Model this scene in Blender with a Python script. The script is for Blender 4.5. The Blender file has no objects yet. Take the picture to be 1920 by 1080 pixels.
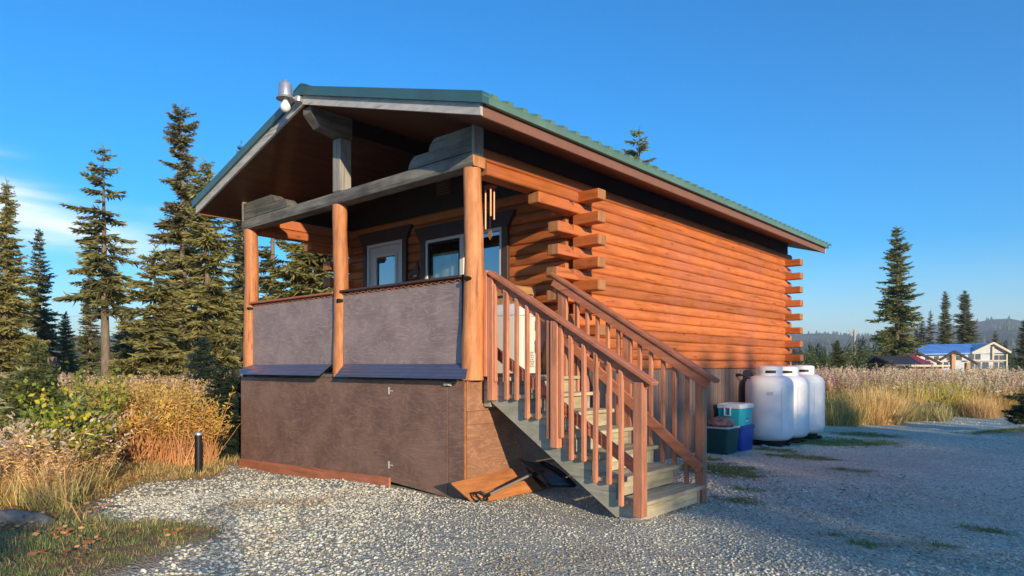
import bpy, bmesh, math, random
import numpy as np
from mathutils import Vector, Matrix, noise
R = math.radians
random.seed(7); rng = np.random.default_rng(11)
scene = bpy.context.scene
COL = scene.collection
# ------------------------------------------------------------------ camera
CAM = Vector((4.9, -4.915, 1.379)); YAW = R(41.61); FPX = 1252.0
FW = Vector((-math.sin(YAW), math.cos(YAW), 0)); RT = Vector((math.cos(YAW), math.sin(YAW), 0))
cd = bpy.data.cameras.new('camera'); cam = bpy.data.objects.new('camera', cd); COL.objects.link(cam)
cam.location = CAM; cam.rotation_euler = (R(90), 0, YAW)
cd.sensor_width = 36; cd.lens = FPX / 1920 * 36; cd.shift_y = (685.3 - 540) / 1920
cd.clip_start = .05; cd.clip_end = 9000
scene.camera = cam
# ------------------------------------------------------------------ sun and sky
SUN = Vector((1, -.45, .245)).normalized()
SUN_EL = math.asin(SUN.z); SUN_ROT = math.atan2(SUN.x, SUN.y)
sd = bpy.data.lights.new('sun', 'SUN'); sun = bpy.data.objects.new('sun', sd); COL.objects.link(sun)
sun.rotation_euler = SUN.to_track_quat('Z', 'Y').to_euler(); sun.location = (20, -9, 12)
sd.energy = 3.6; sd.angle = R(.6); sd.color = (1, .80, .56)
world = bpy.data.worlds.new('World'); scene.world = world; world.use_nodes = True
def build_world():
    nt = world.node_tree; N = nt.nodes; L = nt.links; N.clear()
    out = N.new('ShaderNodeOutputWorld'); bg = N.new('ShaderNodeBackground'); bg.inputs[1].default_value = .15
    sky = N.new('ShaderNodeTexSky'); sky.sky_type = 'NISHITA'; sky.sun_disc = False
    sky.sun_elevation = SUN_EL; sky.sun_rotation = SUN_ROT; sky.altitude = 100
    sky.air_density = 1.0; sky.dust_density = .25; sky.ozone_density = 4.0
    hs = N.new('ShaderNodeHueSaturation'); hs.inputs['Saturation'].default_value = 1.48; hs.inputs['Value'].default_value = .85; hs.inputs['Hue'].default_value = .503
    L.new(sky.outputs[0], hs.inputs['Color'])
    tc = N.new('ShaderNodeTexCoord'); sp = N.new('ShaderNodeSeparateXYZ'); L.new(tc.outputs['Generated'], sp.inputs[0])
    def M(op, a, b=None, clamp=False):
        n = N.new('ShaderNodeMath'); n.operation = op; n.use_clamp = clamp
        for i, v in enumerate((a, b)):
            if v is None: continue
            if isinstance(v, (int, float)): n.inputs[i].default_value = v
            else: L.new(v, n.inputs[i])
        return n.outputs[0]
    az = M('ARCTAN2', sp.outputs[0], sp.outputs[1]); el = M('ARCSINE', sp.outputs[2])
    # thin cloud bank low over the trees on the left
    az0 = R(-41.61 - 36)
    da = M('SUBTRACT', az, az0)
    nz = N.new('ShaderNodeTexNoise'); nz.inputs['Scale'].default_value = 5; nz.inputs['Detail'].default_value = 6
    mp = N.new('ShaderNodeMapping'); mp.inputs['Scale'].default_value = (1, 1, 6); L.new(tc.outputs['Generated'], mp.inputs[0]); L.new(mp.outputs[0], nz.inputs[0])
    wob = M('MULTIPLY', M('SUBTRACT', nz.outputs[0], .5), .10)
    e0 = M('ADD', M('ADD', M('MULTIPLY', da, -.17), R(10.4)), wob)
    q = M('DIVIDE', M('SUBTRACT', el, e0), R(1.75)); band = M('POWER', 2.718, M('MULTIPLY', M('MULTIPLY', q, q), -1))
    fall = M('SUBTRACT', 1, M('DIVIDE', M('ADD', da, .0), .27), True)
    nz2 = N.new('ShaderNodeTexNoise'); nz2.inputs['Scale'].default_value = 11; nz2.inputs['Detail'].default_value = 8; L.new(mp.outputs[0], nz2.inputs[0])
    tex = M('ADD', .45, M('MULTIPLY', nz2.outputs[0], .9), True)
    cl = M('MULTIPLY', M('MULTIPLY', band, fall), tex)
    cl = M('MULTIPLY', cl, 1.0, True)
    mx = N.new('ShaderNodeMix'); mx.data_type = 'RGBA'; L.new(cl, mx.inputs[0]); L.new(hs.outputs[0], mx.inputs[6]); mx.inputs[7].default_value = (4.6, 5.0, 5.4, 1)
    L.new(mx.outputs[2], bg.inputs[0]); L.new(bg.outputs[0], out.inputs[0])
build_world()
scene.view_settings.view_transform = 'Standard'; scene.view_settings.look = 'None'
scene.view_settings.exposure = 0.98; scene.view_settings.gamma = 1
scene.cycles.max_bounces = 6; scene.cycles.transparent_max_bounces = 12

# ------------------------------------------------------------------ helpers
def spot(u, d, z=0.0):
    """ground point at distance d ahead of the photographer on the bearing u"""
    p = CAM + FW * d + RT * ((u - 960) / FPX * d); return Vector((p.x, p.y, z))
def tag(o, label=None, cat=None, group=None, kind=None):
    if label: o['label'] = label
    if cat: o['category'] = cat
    if group: o['group'] = group
    if kind: o['kind'] = kind
    return o
def thing(name, label, cat, loc=(0, 0, 0), rz=0, group=None):
    o = bpy.data.objects.new(name, None); COL.objects.link(o); o.location = loc; o.rotation_euler = (0, 0, rz)
    o.empty_display_size = .2
    return tag(o, label, cat, group)
def root_loc(p):
    v = Vector((0, 0, 0))
    while p is not None: v += p.location; p = p.parent
    return v
class MB:
    def __init__(s): s.v = []; s.f = []; s.m = []; s.t = []
    def add(s, vs, fs, mat=0, t=None):
        b = len(s.v); s.v += [tuple(v) for v in vs]; t = random.random() if t is None else t
        for f in fs: s.f.append([b + i for i in f]); s.m.append(mat); s.t.append(t)
        return s
    def box(s, x0, x1, y0, y1, z0, z1, mat=0, t=None, M=None):
        vs = [Vector((x, y, z)) for z in (z0, z1) for y in (y0, y1) for x in (x0, x1)]
        if M is not None: vs = [M @ v for v in vs]
        return s.add(vs, [(0, 2, 3, 1), (4, 5, 7, 6), (0, 1, 5, 4), (2, 6, 7, 3), (0, 4, 6, 2), (1, 3, 7, 5)], mat, t)
    def beam(s, a, b, w, h, up=(0, 0, 1), mat=0, t=None):
        a = Vector(a); b = Vector(b); d = (b - a); ln = d.length; d.normalize(); up = Vector(up)
        side = d.cross(up).normalized(); u2 = side.cross(d).normalized()
        M = Matrix((( d.x, side.x, u2.x, a.x), (d.y, side.y, u2.y, a.y), (d.z, side.z, u2.z, a.z), (0, 0, 0, 1)))
        return s.box(0, ln, -w / 2, w / 2, -h / 2, h / 2, mat, t, M)
    def extrude(s, pts, axis, a0, a1, mat=0, t=None, capmat=None):
        """polygon pts (p,q) extruded along an axis; p,q are the remaining axes in xyz order"""
        def P(p, q, a): return {'x': (a, p, q), 'y': (p, a, q), 'z': (p, q, a)}[axis]
        n = len(pts); vs = [P(p, q, a0) for p, q in pts] + [P(p, q, a1) for p, q in pts]
        t = random.random() if t is None else t
        s.add(vs, [(i, (i + 1) % n, n + (i + 1) % n, n + i) for i in range(n)], mat, t)
        return s.add(vs, [tuple(range(n)), tuple(range(2 * n - 1, n - 1, -1))], mat if capmat is None else capmat, t)
    def tube(s, pts, rad, n=8, mat=0, t=None, caps=True, capmat=None):
        pts = [Vector(p) for p in pts]; rad = [rad] * len(pts) if isinstance(rad, (int, float)) else rad
        rings = []; prev = None
        for i, p in enumerate(pts):
            d = (pts[min(i + 1, len(pts) - 1)] - pts[max(i - 1, 0)]).normalized()
            if prev is None:
                prev = d.orthogonal().normalized()
            a = (prev - d * prev.dot(d)).normalized(); b = d.cross(a); prev = a
            rings.append([p + (a * math.cos(k * 2 * math.pi / n) + b * math.sin(k * 2 * math.pi / n)) * rad[i] for k in range(n)])
        vs = [v for r in rings for v in r]; fs = []
        for i in range(len(pts) - 1):
            for k in range(n): fs.append((i * n + k, i * n + (k + 1) % n, (i + 1) * n + (k + 1) % n, (i + 1) * n + k))
        t = random.random() if t is None else t
        s.add(vs, fs, mat, t)
        if caps:
            m = len(pts) - 1; s.add(rings[0] + rings[m], [tuple(range(n)), tuple(range(2 * n - 1, n - 1, -1))], mat if capmat is None else capmat, t)
        return s
    def lathe(s, prof, c=(0, 0, 0), n=24, mat=0, t=None):
        vs = []; fs = []; m = len(prof)
        for r, z in prof:
            for k in range(n):
                a = 2 * math.pi * k / n; vs.append((c[0] + r * math.cos(a), c[1] + r * math.sin(a), c[2] + z))
        for i in range(m - 1):
            for k in range(n): fs.append((i * n + k, i * n + (k + 1) % n, (i + 1) * n + (k + 1) % n, (i + 1) * n + k))
        return s.add(vs, fs, mat, t)
    def loft(s, secs, mat=0, t=None, nc=4, cap=True):
        """rounded rectangles (cx,cy,z,w,d,r) joined upwards"""
        rings = []
        for cx, cy, z, w, d, r in secs:
            ring = []
            for qx, qy, a0 in ((1, 1, 0), (-1, 1, 90), (-1, -1, 180), (1, -1, 270)):
                for k in range(nc + 1):
                    a = R(a0 + 90 * k / nc); ring.append((cx + qx * (w / 2 - r) + r * math.cos(a), cy + qy * (d / 2 - r) + r * math.sin(a), z))
            rings.append(ring)
        n = len(rings[0]); vs = [v for r in rings for v in r]; fs = []
        for i in range(len(rings) - 1):
            for k in range(n): fs.append((i * n + k, i * n + (k + 1) % n, (i + 1) * n + (k + 1) % n, (i + 1) * n + k))
        t = random.random() if t is None else t
        s.add(vs, fs, mat, t)
        if cap: s.add(rings[0] + rings[-1], [tuple(range(n)), tuple(range(2 * n - 1, n - 1, -1))], mat, t)
        return s
    def build(s, name, mats, parent=None, bevel=0, smooth=None, recalc=True):
        if not isinstance(mats, (list, tuple)): mats = [mats]
        off = root_loc(parent)
        me = bpy.data.meshes.new(name)
        me.from_pydata([(v[0] - off.x, v[1] - off.y, v[2] - off.z) for v in s.v], [], s.f)
        for m in mats: me.materials.append(m)
        me.polygons.foreach_set('material_index', s.m)
        at = me.attributes.new('tint', 'FLOAT', 'FACE'); at.data.foreach_set('value', s.t)
        if recalc:
            bm = bmesh.new(); bm.from_mesh(me); bmesh.ops.recalc_face_normals(bm, faces=bm.faces); bm.to_mesh(me); bm.free()
        if smooth is not None:
            me.polygons.foreach_set('use_smooth', [True] * len(me.polygons)); me.set_sharp_from_angle(angle=R(smooth))
        me.update()
        o = bpy.data.objects.new(name, me); COL.objects.link(o)
        if parent is not None: o.parent = parent
        if bevel:
            b = o.modifiers.new('bevel', 'BEVEL'); b.width = bevel; b.segments = 1; b.limit_method = 'ANGLE'; b.angle_limit = R(40)
        return o
def np_mesh(name, V, F, col=None, mats=(), parent=None, smooth=False):
    """V (n,3), F (m,k) all the same arity, col (m,3) per face"""
    me = bpy.data.meshes.new(name); n, (m, k) = len(V), F.shape
    off = root_loc(parent); V = V - np.array([off.x, off.y, off.z])
    me.vertices.add(n); me.vertices.foreach_set('co', V.astype(np.float32).ravel())
    me.loops.add(m * k); me.loops.foreach_set('vertex_index', F.astype(np.int32).ravel())
    me.polygons.add(m); me.polygons.foreach_set('loop_start', np.arange(0, m * k, k, dtype=np.int32))
    if col is not None:
        a = me.attributes.new('col', 'FLOAT_COLOR', 'FACE'); c = np.ones((m, 4), np.float32); c[:, :3] = np.clip(col, .002, 1); a.data.foreach_set('color', c.ravel())
    for mm in mats: me.materials.append(mm)
    me.update(calc_edges=True); me.validate()
    if smooth: me.polygons.foreach_set('use_smooth', [True] * len(me.polygons))
    o = bpy.data.objects.new(name, me); COL.objects.link(o)
    if parent is not None: o.parent = parent
    return o
def scatter(bases, pos, rz, sc, tilt=None, tint=None, which=None):
    """merge many transformed copies of base (V,F,col) triples"""
    n = len(pos); which = rng.integers(0, len(bases), n) if which is None else which
    Vs, Fs, Cs = [], [], []; o = 0
    for b, (V, F, C) in enumerate(bases):
        ix = np.where(which == b)[0]
        if len(ix) == 0: continue
        c, s_ = np.cos(rz[ix]), np.sin(rz[ix]); S = sc[ix] if sc.ndim == 2 else np.repeat(sc[ix][:, None], 3, 1)
        W = V[None] * S[:, None, :]
        if tilt is not None:
            W = W.copy(); W[:, :, 0] += W[:, :, 2] * tilt[ix, 0][:, None]; W[:, :, 1] += W[:, :, 2] * tilt[ix, 1][:, None]
        X = W[:, :, 0] * c[:, None] - W[:, :, 1] * s_[:, None]; Y = W[:, :, 0] * s_[:, None] + W[:, :, 1] * c[:, None]
        P = np.stack([X, Y, W[:, :, 2]], 2) + pos[ix][:, None, :]
        Vs.append(P.reshape(-1, 3)); Fs.append((F[None] + (np.arange(len(ix)) * len(V))[:, None, None] + o).reshape(-1, F.shape[1])); o += len(ix) * len(V)
        cc = np.repeat(C[None], len(ix), 0)
        if tint is not None: cc = cc * tint[ix][:, None, :]
        Cs.append(cc.reshape(-1, 3))
    return np.concatenate(Vs), np.concatenate(Fs), np.concatenate(Cs)

# ------------------------------------------------------------------ materials
def mat_base(name, rough=.6, spec=.4):
    m = bpy.data.materials.new(name); m.use_nodes = True; nt = m.node_tree
    b = nt.nodes['Principled BSDF']; b.inputs['Roughness'].default_value = rough
    b.inputs['Specular IOR Level'].default_value = spec
    return m, nt, b
def ramp(nt, fac, stops):
    r = nt.nodes.new('ShaderNodeValToRGB'); e = r.color_ramp.elements
    while len(e) < len(stops): e.new(.5)
    for i, (p, c) in enumerate(stops): e[i].position = p; e[i].color = (*c, 1) if len(c) == 3 else c
    nt.links.new(fac, r.inputs[0]); return r.outputs[0]
def noise_n(nt, vec, scale, detail=4, rough=.55, dist=0):
    n = nt.nodes.new('ShaderNodeTexNoise'); n.inputs['Scale'].default_value = scale; n.inputs['Detail'].default_value = detail
    n.inputs['Roughness'].default_value = rough; n.inputs['Distortion'].default_value = dist
    nt.links.new(vec, n.inputs['Vector']); return n.outputs[0]
def mapping(nt, sc, coord='Object', loc=(0, 0, 0)):
    tc = nt.nodes.new('ShaderNodeTexCoord'); mp = nt.nodes.new('ShaderNodeMapping'); mp.inputs['Scale'].default_value = sc; mp.inputs['Location'].default_value = loc
    nt.links.new(tc.outputs[coord], mp.inputs[0]); return mp.outputs[0]
def mix(nt, fac, a, b, mode='MIX'):
    n = nt.nodes.new('ShaderNodeMix'); n.data_type = 'RGBA'; n.blend_type = mode
    for sck, v in ((n.inputs[0], fac), (n.inputs[6], a), (n.inputs[7], b)):
        if isinstance(v, (int, float)): sck.default_value = v
        elif isinstance(v, tuple): sck.default_value = (*v, 1)
        else: nt.links.new(v, sck)
    return n.outputs[2]
def math_n(nt, op, a, b=0.0, clamp=False):
    n = nt.nodes.new('ShaderNodeMath'); n.operation = op; n.use_clamp = clamp
    for i, v in enumerate((a, b)):
        if isinstance(v, (int, float)): n.inputs[i].default_value = v
        else: nt.links.new(v, n.inputs[i])
    return n.outputs[0]
def bump(nt, b, h, strength=.3, dist=.01):
    n = nt.nodes.new('ShaderNodeBump'); n.inputs['Strength'].default_value = strength; n.inputs['Distance'].default_value = dist
    nt.links.new(h, n.inputs['Height']); nt.links.new(n.outputs[0], b.inputs['Normal'])
def tint_vec(nt, vec, amt=37.0):
    """shift the grain per board"""
    a = nt.nodes.new('ShaderNodeAttribute'); a.attribute_name = 'tint'
    v = nt.nodes.new('ShaderNodeVectorMath'); v.operation = 'ADD'; c = nt.nodes.new('ShaderNodeCombineXYZ')
    m = math_n(nt, 'MULTIPLY', a.outputs['Fac'], amt)
    for i in range(3): nt.links.new(m, c.inputs[i])
    nt.links.new(vec, v.inputs[0]); nt.links.new(c.outputs[0], v.inputs[1]); return v.outputs[0], a.outputs['Fac']
def wood(name, c1, c2, axis='y', rough=.55, knots=.5, var=.35, grain=1.0, bump_s=.35, stain=None, coat=0, mott=.3):
    m, nt, b = mat_base(name, rough, .35)
    s = {'x': (.45, 9, 9), 'y': (9, .45, 9), 'z': (9, 9, .45)}[axis]
    v, t = tint_vec(nt, mapping(nt, s))
    n1 = noise_n(nt, v, 1.6 * grain, 5, .6, .6); n2 = noise_n(nt, v, 7 * grain, 4, .7)
    c = ramp(nt, n1, [(.28, c2), (.52, c1), (.75, tuple(min(1, x * 1.18) for x in c1))])
    c = mix(nt, math_n(nt, 'MULTIPLY', n2, .55), c, tuple(x * .62 for x in c1))
    s3 = {'x': (1.6, 5, 5), 'y': (5, 1.6, 5), 'z': (5, 5, 1.6)}[axis]
    v3, _ = tint_vec(nt, mapping(nt, s3), 5.0); n3 = noise_n(nt, v3, 2.2, 5, .65)
    c = mix(nt, ramp(nt, n3, [(.36, (mott,) * 3), (.5, (0, 0, 0))]), c, tuple(x * .5 for x in c2))
    c = mix(nt, ramp(nt, n3, [(.52, (0, 0, 0)), (.7, (mott * .8,) * 3)]), c, tuple(min(1, x * 1.5 + .03) for x in c1))
    s4 = {'x': (.5, 16, 16), 'y': (16, .5, 16), 'z': (16, 16, .5)}[axis]
    v4, _ = tint_vec(nt, mapping(nt, s4), 21.0); n4 = noise_n(nt, v4, 1.5, 3, .6)
    crk = ramp(nt, n4, [(.63, (0, 0, 0)), (.68, (1, 1, 1))])
    c = mix(nt, math_n(nt, 'MULTIPLY', crk, .55), c, tuple(x * .35 for x in c2))
    if knots:
        s2 = {'x': (2.2, 7, 7), 'y': (7, 2.2, 7), 'z': (7, 7, 2.2)}[axis]
        v2, _ = tint_vec(nt, mapping(nt, s2), 13.0)
        vo = nt.nodes.new('ShaderNodeTexVoronoi'); vo.inputs['Scale'].default_value = 1.0; nt.links.new(v2, vo.inputs['Vector'])
        k = ramp(nt, vo.outputs['Distance'], [(.05, (1, 1, 1)), (.16, (0, 0, 0))])
        c = mix(nt, math_n(nt, 'MULTIPLY', k, knots), c, tuple(x * .45 for x in c2))
    tv = math_n(nt, 'ADD', math_n(nt, 'MULTIPLY', t, var), 1 - var * .6)
    hs = nt.nodes.new('ShaderNodeHueSaturation'); nt.links.new(c, hs.inputs['Color']); nt.links.new(tv, hs.inputs['Value']); c = hs.outputs[0]
    if stain:
        n3 = noise_n(nt, mapping(nt, (1, 1, 1)), stain[1], 4, .6)
        c = mix(nt, math_n(nt, 'MULTIPLY', ramp(nt, n3, [(.45, (0, 0, 0)), (.7, (1, 1, 1))]), stain[2]), c, stain[0])
    nt.links.new(c, b.inputs['Base Color']); bump(nt, b, math_n(nt, 'SUBTRACT', math_n(nt, 'ADD', n2, n3), math_n(nt, 'MULTIPLY', crk, .8)), bump_s, .007)
    b.inputs['Coat Weight'].default_value = coat; b.inputs['Coat Roughness'].default_value = .3
    return m
def plain(name, c, rough=.5, metal=0, nscale=0, namt=.15, spec=.4, bumpv=0, coord='Object'):
    m, nt, b = mat_base(name, rough, spec); b.inputs['Metallic'].default_value = metal; b.inputs['Base Color'].default_value = (*c, 1)
    if nscale:
        n = noise_n(nt, mapping(nt, (1, 1, 1), coord), nscale, 6, .65)
        cc = ramp(nt, n, [(.3, tuple(x * (1 - namt) for x in c)), (.7, tuple(min(1, x * (1 + namt)) for x in c))])
        nt.links.new(cc, b.inputs['Base Color'])
        if bumpv: bump(nt, b, n, bumpv, .01)
    return m
def plywood(name, c, c2, axis='x', rough=.45, groove=None):
    """painted plywood: swirling grain telegraphing through the paint, scuffs"""
    m, nt, b = mat_base(name, rough, .5)
    s = {'x': (1.1, 3, 3.6), 'y': (3, 1.1, 3.6), 'z': (4, 4, 1.2)}[axis]
    v, t = tint_vec(nt, mapping(nt, s), 9.0)
    n1 = noise_n(nt, v, 1.5, 3, .5, 1.6)
    w = nt.nodes.new('ShaderNodeMath'); w.operation = 'SINE'; nt.links.new(math_n(nt, 'MULTIPLY', n1, 46), w.inputs[0])
    g = math_n(nt, 'MULTIPLY', math_n(nt, 'ADD', w.outputs[0], 1), .5)
    n2 = noise_n(nt, mapping(nt, (1, 1, 1)), 3.2, 5, .6)
    lin = ramp(nt, g, [(.0, (0, 0, 0)), (.78, (0, 0, 0)), (1, (1, 1, 1))])
    cc = mix(nt, ramp(nt, n2, [(.38, (0, 0, 0)), (.62, (1, 1, 1))]), c, tuple(x * .85 for x in c2))
    n5 = noise_n(nt, mapping(nt, (2.2, 2.2, 14) if axis != 'z' else (9, 9, 2)), 2, 4, .7); cc = mix(nt, ramp(nt, n5, [(.5, (0, 0, 0)), (.75, (.3, .3, .3))]), cc, tuple(min(1, x * 1.35 + .02) for x in c))
    cc = mix(nt, math_n(nt, 'MULTIPLY', lin, .28), cc, tuple(min(1, x * 1.8) for x in c))
    n3 = noise_n(nt, mapping(nt, (1, 1, 1)), 60, 2, .5)
    cc = mix(nt, ramp(nt, n3, [(.69, (0, 0, 0)), (.74, (.35, .35, .35))]), cc, (.5, .42, .36))
    nt.links.new(cc, b.inputs['Base Color']); bump(nt, b, g, .12, .004)
    return m
def veg_mat(name, rough=.75, trans=.18):
    m, nt, b = mat_base(name, rough, .25)
    a = nt.nodes.new('ShaderNodeAttribute'); a.attribute_name = 'col'
    n = noise_n(nt, mapping(nt, (1, 1, 1)), 3.0, 3)
    oi = nt.nodes.new('ShaderNodeObjectInfo')
    hs = nt.nodes.new('ShaderNodeHueSaturation'); nt.links.new(a.outputs['Color'], hs.inputs['Color'])
    nt.links.new(math_n(nt, 'ADD', math_n(nt, 'MULTIPLY', n, .8), math_n(nt, 'ADD', .45, math_n(nt, 'MULTIPLY', oi.outputs['Random'], .3))), hs.inputs['Value'])
    nt.links.new(hs.outputs[0], b.inputs['Base Color'])
    tr = nt.nodes.new('ShaderNodeBsdfTranslucent'); nt.links.new(hs.outputs[0], tr.inputs['Color'])
    ms = nt.nodes.new('ShaderNodeMixShader'); ms.inputs[0].default_value = trans
    nt.links.new(b.outputs[0], ms.inputs[1]); nt.links.new(tr.outputs[0], ms.inputs[2])
    nt.links.new(ms.outputs[0], nt.nodes['Material Output'].inputs[0])
    return m
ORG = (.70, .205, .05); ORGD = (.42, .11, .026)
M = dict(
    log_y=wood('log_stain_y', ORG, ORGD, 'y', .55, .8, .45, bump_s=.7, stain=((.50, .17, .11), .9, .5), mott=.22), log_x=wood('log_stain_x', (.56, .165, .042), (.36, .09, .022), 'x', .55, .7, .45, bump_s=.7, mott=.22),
    log_z=wood('log_stain_z', (.66, .27, .10), (.46, .14, .045), 'z', .5, .7, .25, grain=1.3, bump_s=.8, mott=.35),
    log_end=wood('log_end_grain', (.52, .24, .10), (.36, .14, .05), 'z', .7, .2, .3, grain=3, bump_s=.6),
    grey_x=wood('weathered_x', (.24, .23, .20), (.07, .07, .065), 'x', .8, .3, .4, grain=1.2, bump_s=.8, stain=((.05, .055, .06), 2.6, .55)),
    grey_y=wood('weathered_y', (.27, .24, .20), (.09, .085, .075), 'y', .8, .3, .4, grain=1.2, bump_s=.8),
    grey_z=wood('weathered_z', (.36, .35, .31), (.15, .14, .13), 'z', .8, .3, .4, grain=1.2, bump_s=.8),
    rake=wood('weathered_paint', (.64, .64, .60), (.46, .46, .44), 'x', .75, .1, .2, grain=2, bump_s=.3, stain=((.30, .30, .28), 5, .3)),
    soffit=wood('brown_soffit', (.105, .044, .019), (.06, .024, .011), 'y', .45, .15, .15, grain=.6, bump_s=.1),
    gable=plain('dark_brown_gable_and_shade', (.026, .014, .009), .6, 0, 3, .3),
    fascia=plain('brown_fascia', (.24, .115, .075), .5, 0, 5, .1),
    trim=plain('dark_brown_trim', (.075, .045, .036), .5, 0, 4, .2),
    roof=plain('green_roof_metal', (.12, .215, .15), .38, .0, 2, .15, .6),
    roofg=plain('green_gable_trim', (.04, .12, .125), .35, 0, 2, .15, .6),
    ply=plywood('brown_painted_ply', (.250, .148, .108), (.20, .116, .085)),
    plyr=plywood('grey_brown_rail_ply', (.345, .255, .232), (.30, .222, .203)),
    plys=plywood('brown_side_ply', (.38, .20, .115), (.33, .17, .10), 'y'),
    t111=plain('brown_grooved_siding', (.20, .135, .105), .6, 0, 6, .2),
    shelf=plain('dark_blue_sheet_metal', (.065, .10, .18), .32, .0, 3, .2, .7),
    board=wood('redwood_board', (.55, .20, .10), (.42, .14, .07), 'x', .55, .2, .15),
    plank=wood('orange_plank', (.62, .25, .085), (.47, .17, .055), 'y', .5, .25, .2),
    rail_x=wood('cedar_rail_x', (.58, .215, .115), (.36, .14, .075), 'x', .55, .3, .3),
    rail_z=wood('cedar_rail_z', (.66, .27, .145), (.42, .17, .09), 'z', .55, .35, .3),
    tread=wood('weathered_tread', (.60, .52, .34), (.32, .28, .19), 'y', .8, .3, .35, grain=1.3, bump_s=.6, stain=((.28, .27, .12), 5, .4)),
    stringer=wood('weathered_stringer', (.47, .45, .36), (.28, .28, .22), 'x', .8, .35, .2, grain=.9, bump_s=.4, stain=((.27, .29, .15), 4, .55)),
    white=plain('white_frame', (.72, .72, .68), .4), door=plain('white_door', (.66, .66, .60), .45, 0, 4, .05),
    dark=plain('black_void', (.01, .01, .01), .8), curtain=plain('pale_curtain', (.82, .84, .80), .8, 0, 9, .12),
    curtg=plain('dim_curtain', (.78, .80, .62), .8, 0, 6, .3),
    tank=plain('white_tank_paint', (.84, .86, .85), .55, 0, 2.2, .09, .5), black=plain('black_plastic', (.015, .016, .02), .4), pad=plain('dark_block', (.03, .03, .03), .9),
    steel=plain('galvanised', (.55, .56, .56), .38, .7, 8, .15), bulb=plain('bulb_glass', (.9, .9, .88), .25, 0, 0, 0, .6),
    zinc=plain('zinc_hinge', (.62, .62, .60), .4, .4), brass=plain('chime_tube', (.58, .27, .13), .35, .3), red=plain('chime_red', (.35, .03, .03), .5),
    tgreen=plain('dark_green_plastic', (.008, .075, .075), .35), tblue=plain('blue_plastic', (.015, .055, .33), .35),
    lid=plain('white_lid', (.55, .60, .60), .45), teal=plain('turquoise_plastic', (.025, .43, .50), .4), coolw=plain('cooler_white', (.70, .73, .75), .4),
    appl=plain('appliance_white', (.78, .76, .68), .35, 0, 2, .04), card=plain('cardboard', (.46, .27, .11), .75, 0, 6, .12), tape=plain('print', (.04, .035, .03), .7),
    shaft=plain('shovel_shaft', (.33, .31, .28), .4, .3), blade=plain('shovel_blade', (.012, .016, .028), .35, 0, 9, .4),
    conc=plain('pole_wood', (.42, .36, .28), .9, 0, 5, .2),
)
def glass_mat(name='window_glass', f0=.38):
    m = bpy.data.materials.new(name); m.use_nodes = True; nt = m.node_tree; nt.nodes.clear()
    o = nt.nodes.new('ShaderNodeOutputMaterial'); g = nt.nodes.new('ShaderNodeBsdfGlossy'); g.inputs['Roughness'].default_value = .02
    t = nt.nodes.new('ShaderNodeBsdfTransparent'); t.inputs[0].default_value = (.82, .86, .86, 1)
    fr = nt.nodes.new('ShaderNodeFresnel'); fr.inputs[0].default_value = 1.75
    mx = nt.nodes.new('ShaderNodeMixShader')
    f = math_n(nt, 'ADD', math_n(nt, 'MULTIPLY', fr.outputs[0], 1.8 if f0 > .2 else .5), f0, True)
    nt.links.new(f, mx.inputs[0]); nt.links.new(t.outputs[0], mx.inputs[1]); nt.links.new(g.outputs[0], mx.inputs[2]); nt.links.new(mx.outputs[0], o.inputs[0])
    return m
M['glass'] = glass_mat(); M['glass2'] = glass_mat('screened_glass', .04)
def t111_mat():
    m, nt, b = mat_base('grooved_siding', .6)
    v = mapping(nt, (1, 1, 1)); sp = nt.nodes.new('ShaderNodeSeparateXYZ'); nt.links.new(v, sp.inputs[0])
    n = noise_n(nt, mapping(nt, (6, 6, .8)), 2.5, 5, .6)
    c = ramp(nt, n, [(.3, (.15, .105, .085)), (.7, (.22, .15, .115))]); nt.links.new(c, b.inputs['Base Color']); bump(nt, b, n, .3, .004)
    return m
M['t111'] = t111_mat()
VEG = veg_mat('foliage', .7, .4); DRY = veg_mat('dry_plants', .8, .25)
def bark(name, c, c2):
    m, nt, b = mat_base(name, .9, .2)
    n = noise_n(nt, mapping(nt, (6, 6, 1.2)), 2.2, 6, .7); nt.links.new(ramp(nt, n, [(.3, c2), (.7, c)]), b.inputs['Base Color']); bump(nt, b, n, .8, .03); return m
M['bark'] = bark('spruce_bark', (.30, .235, .17), (.12, .09, .065))
def stone_mat():
    m, nt, b = mat_base('gravel_stone', .85, .3)
    a = nt.nodes.new('ShaderNodeAttribute'); a.attribute_name = 'col'
    n = noise_n(nt, mapping(nt, (1, 1, 1)), 55, 4, .7)
    c = mix(nt, math_n(nt, 'MULTIPLY', n, .4), a.outputs['Color'], (.25, .25, .24)); nt.links.new(c, b.inputs['Base Color']); bump(nt, b, n, .5, .004); return m
M['stone'] = stone_mat()

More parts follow.
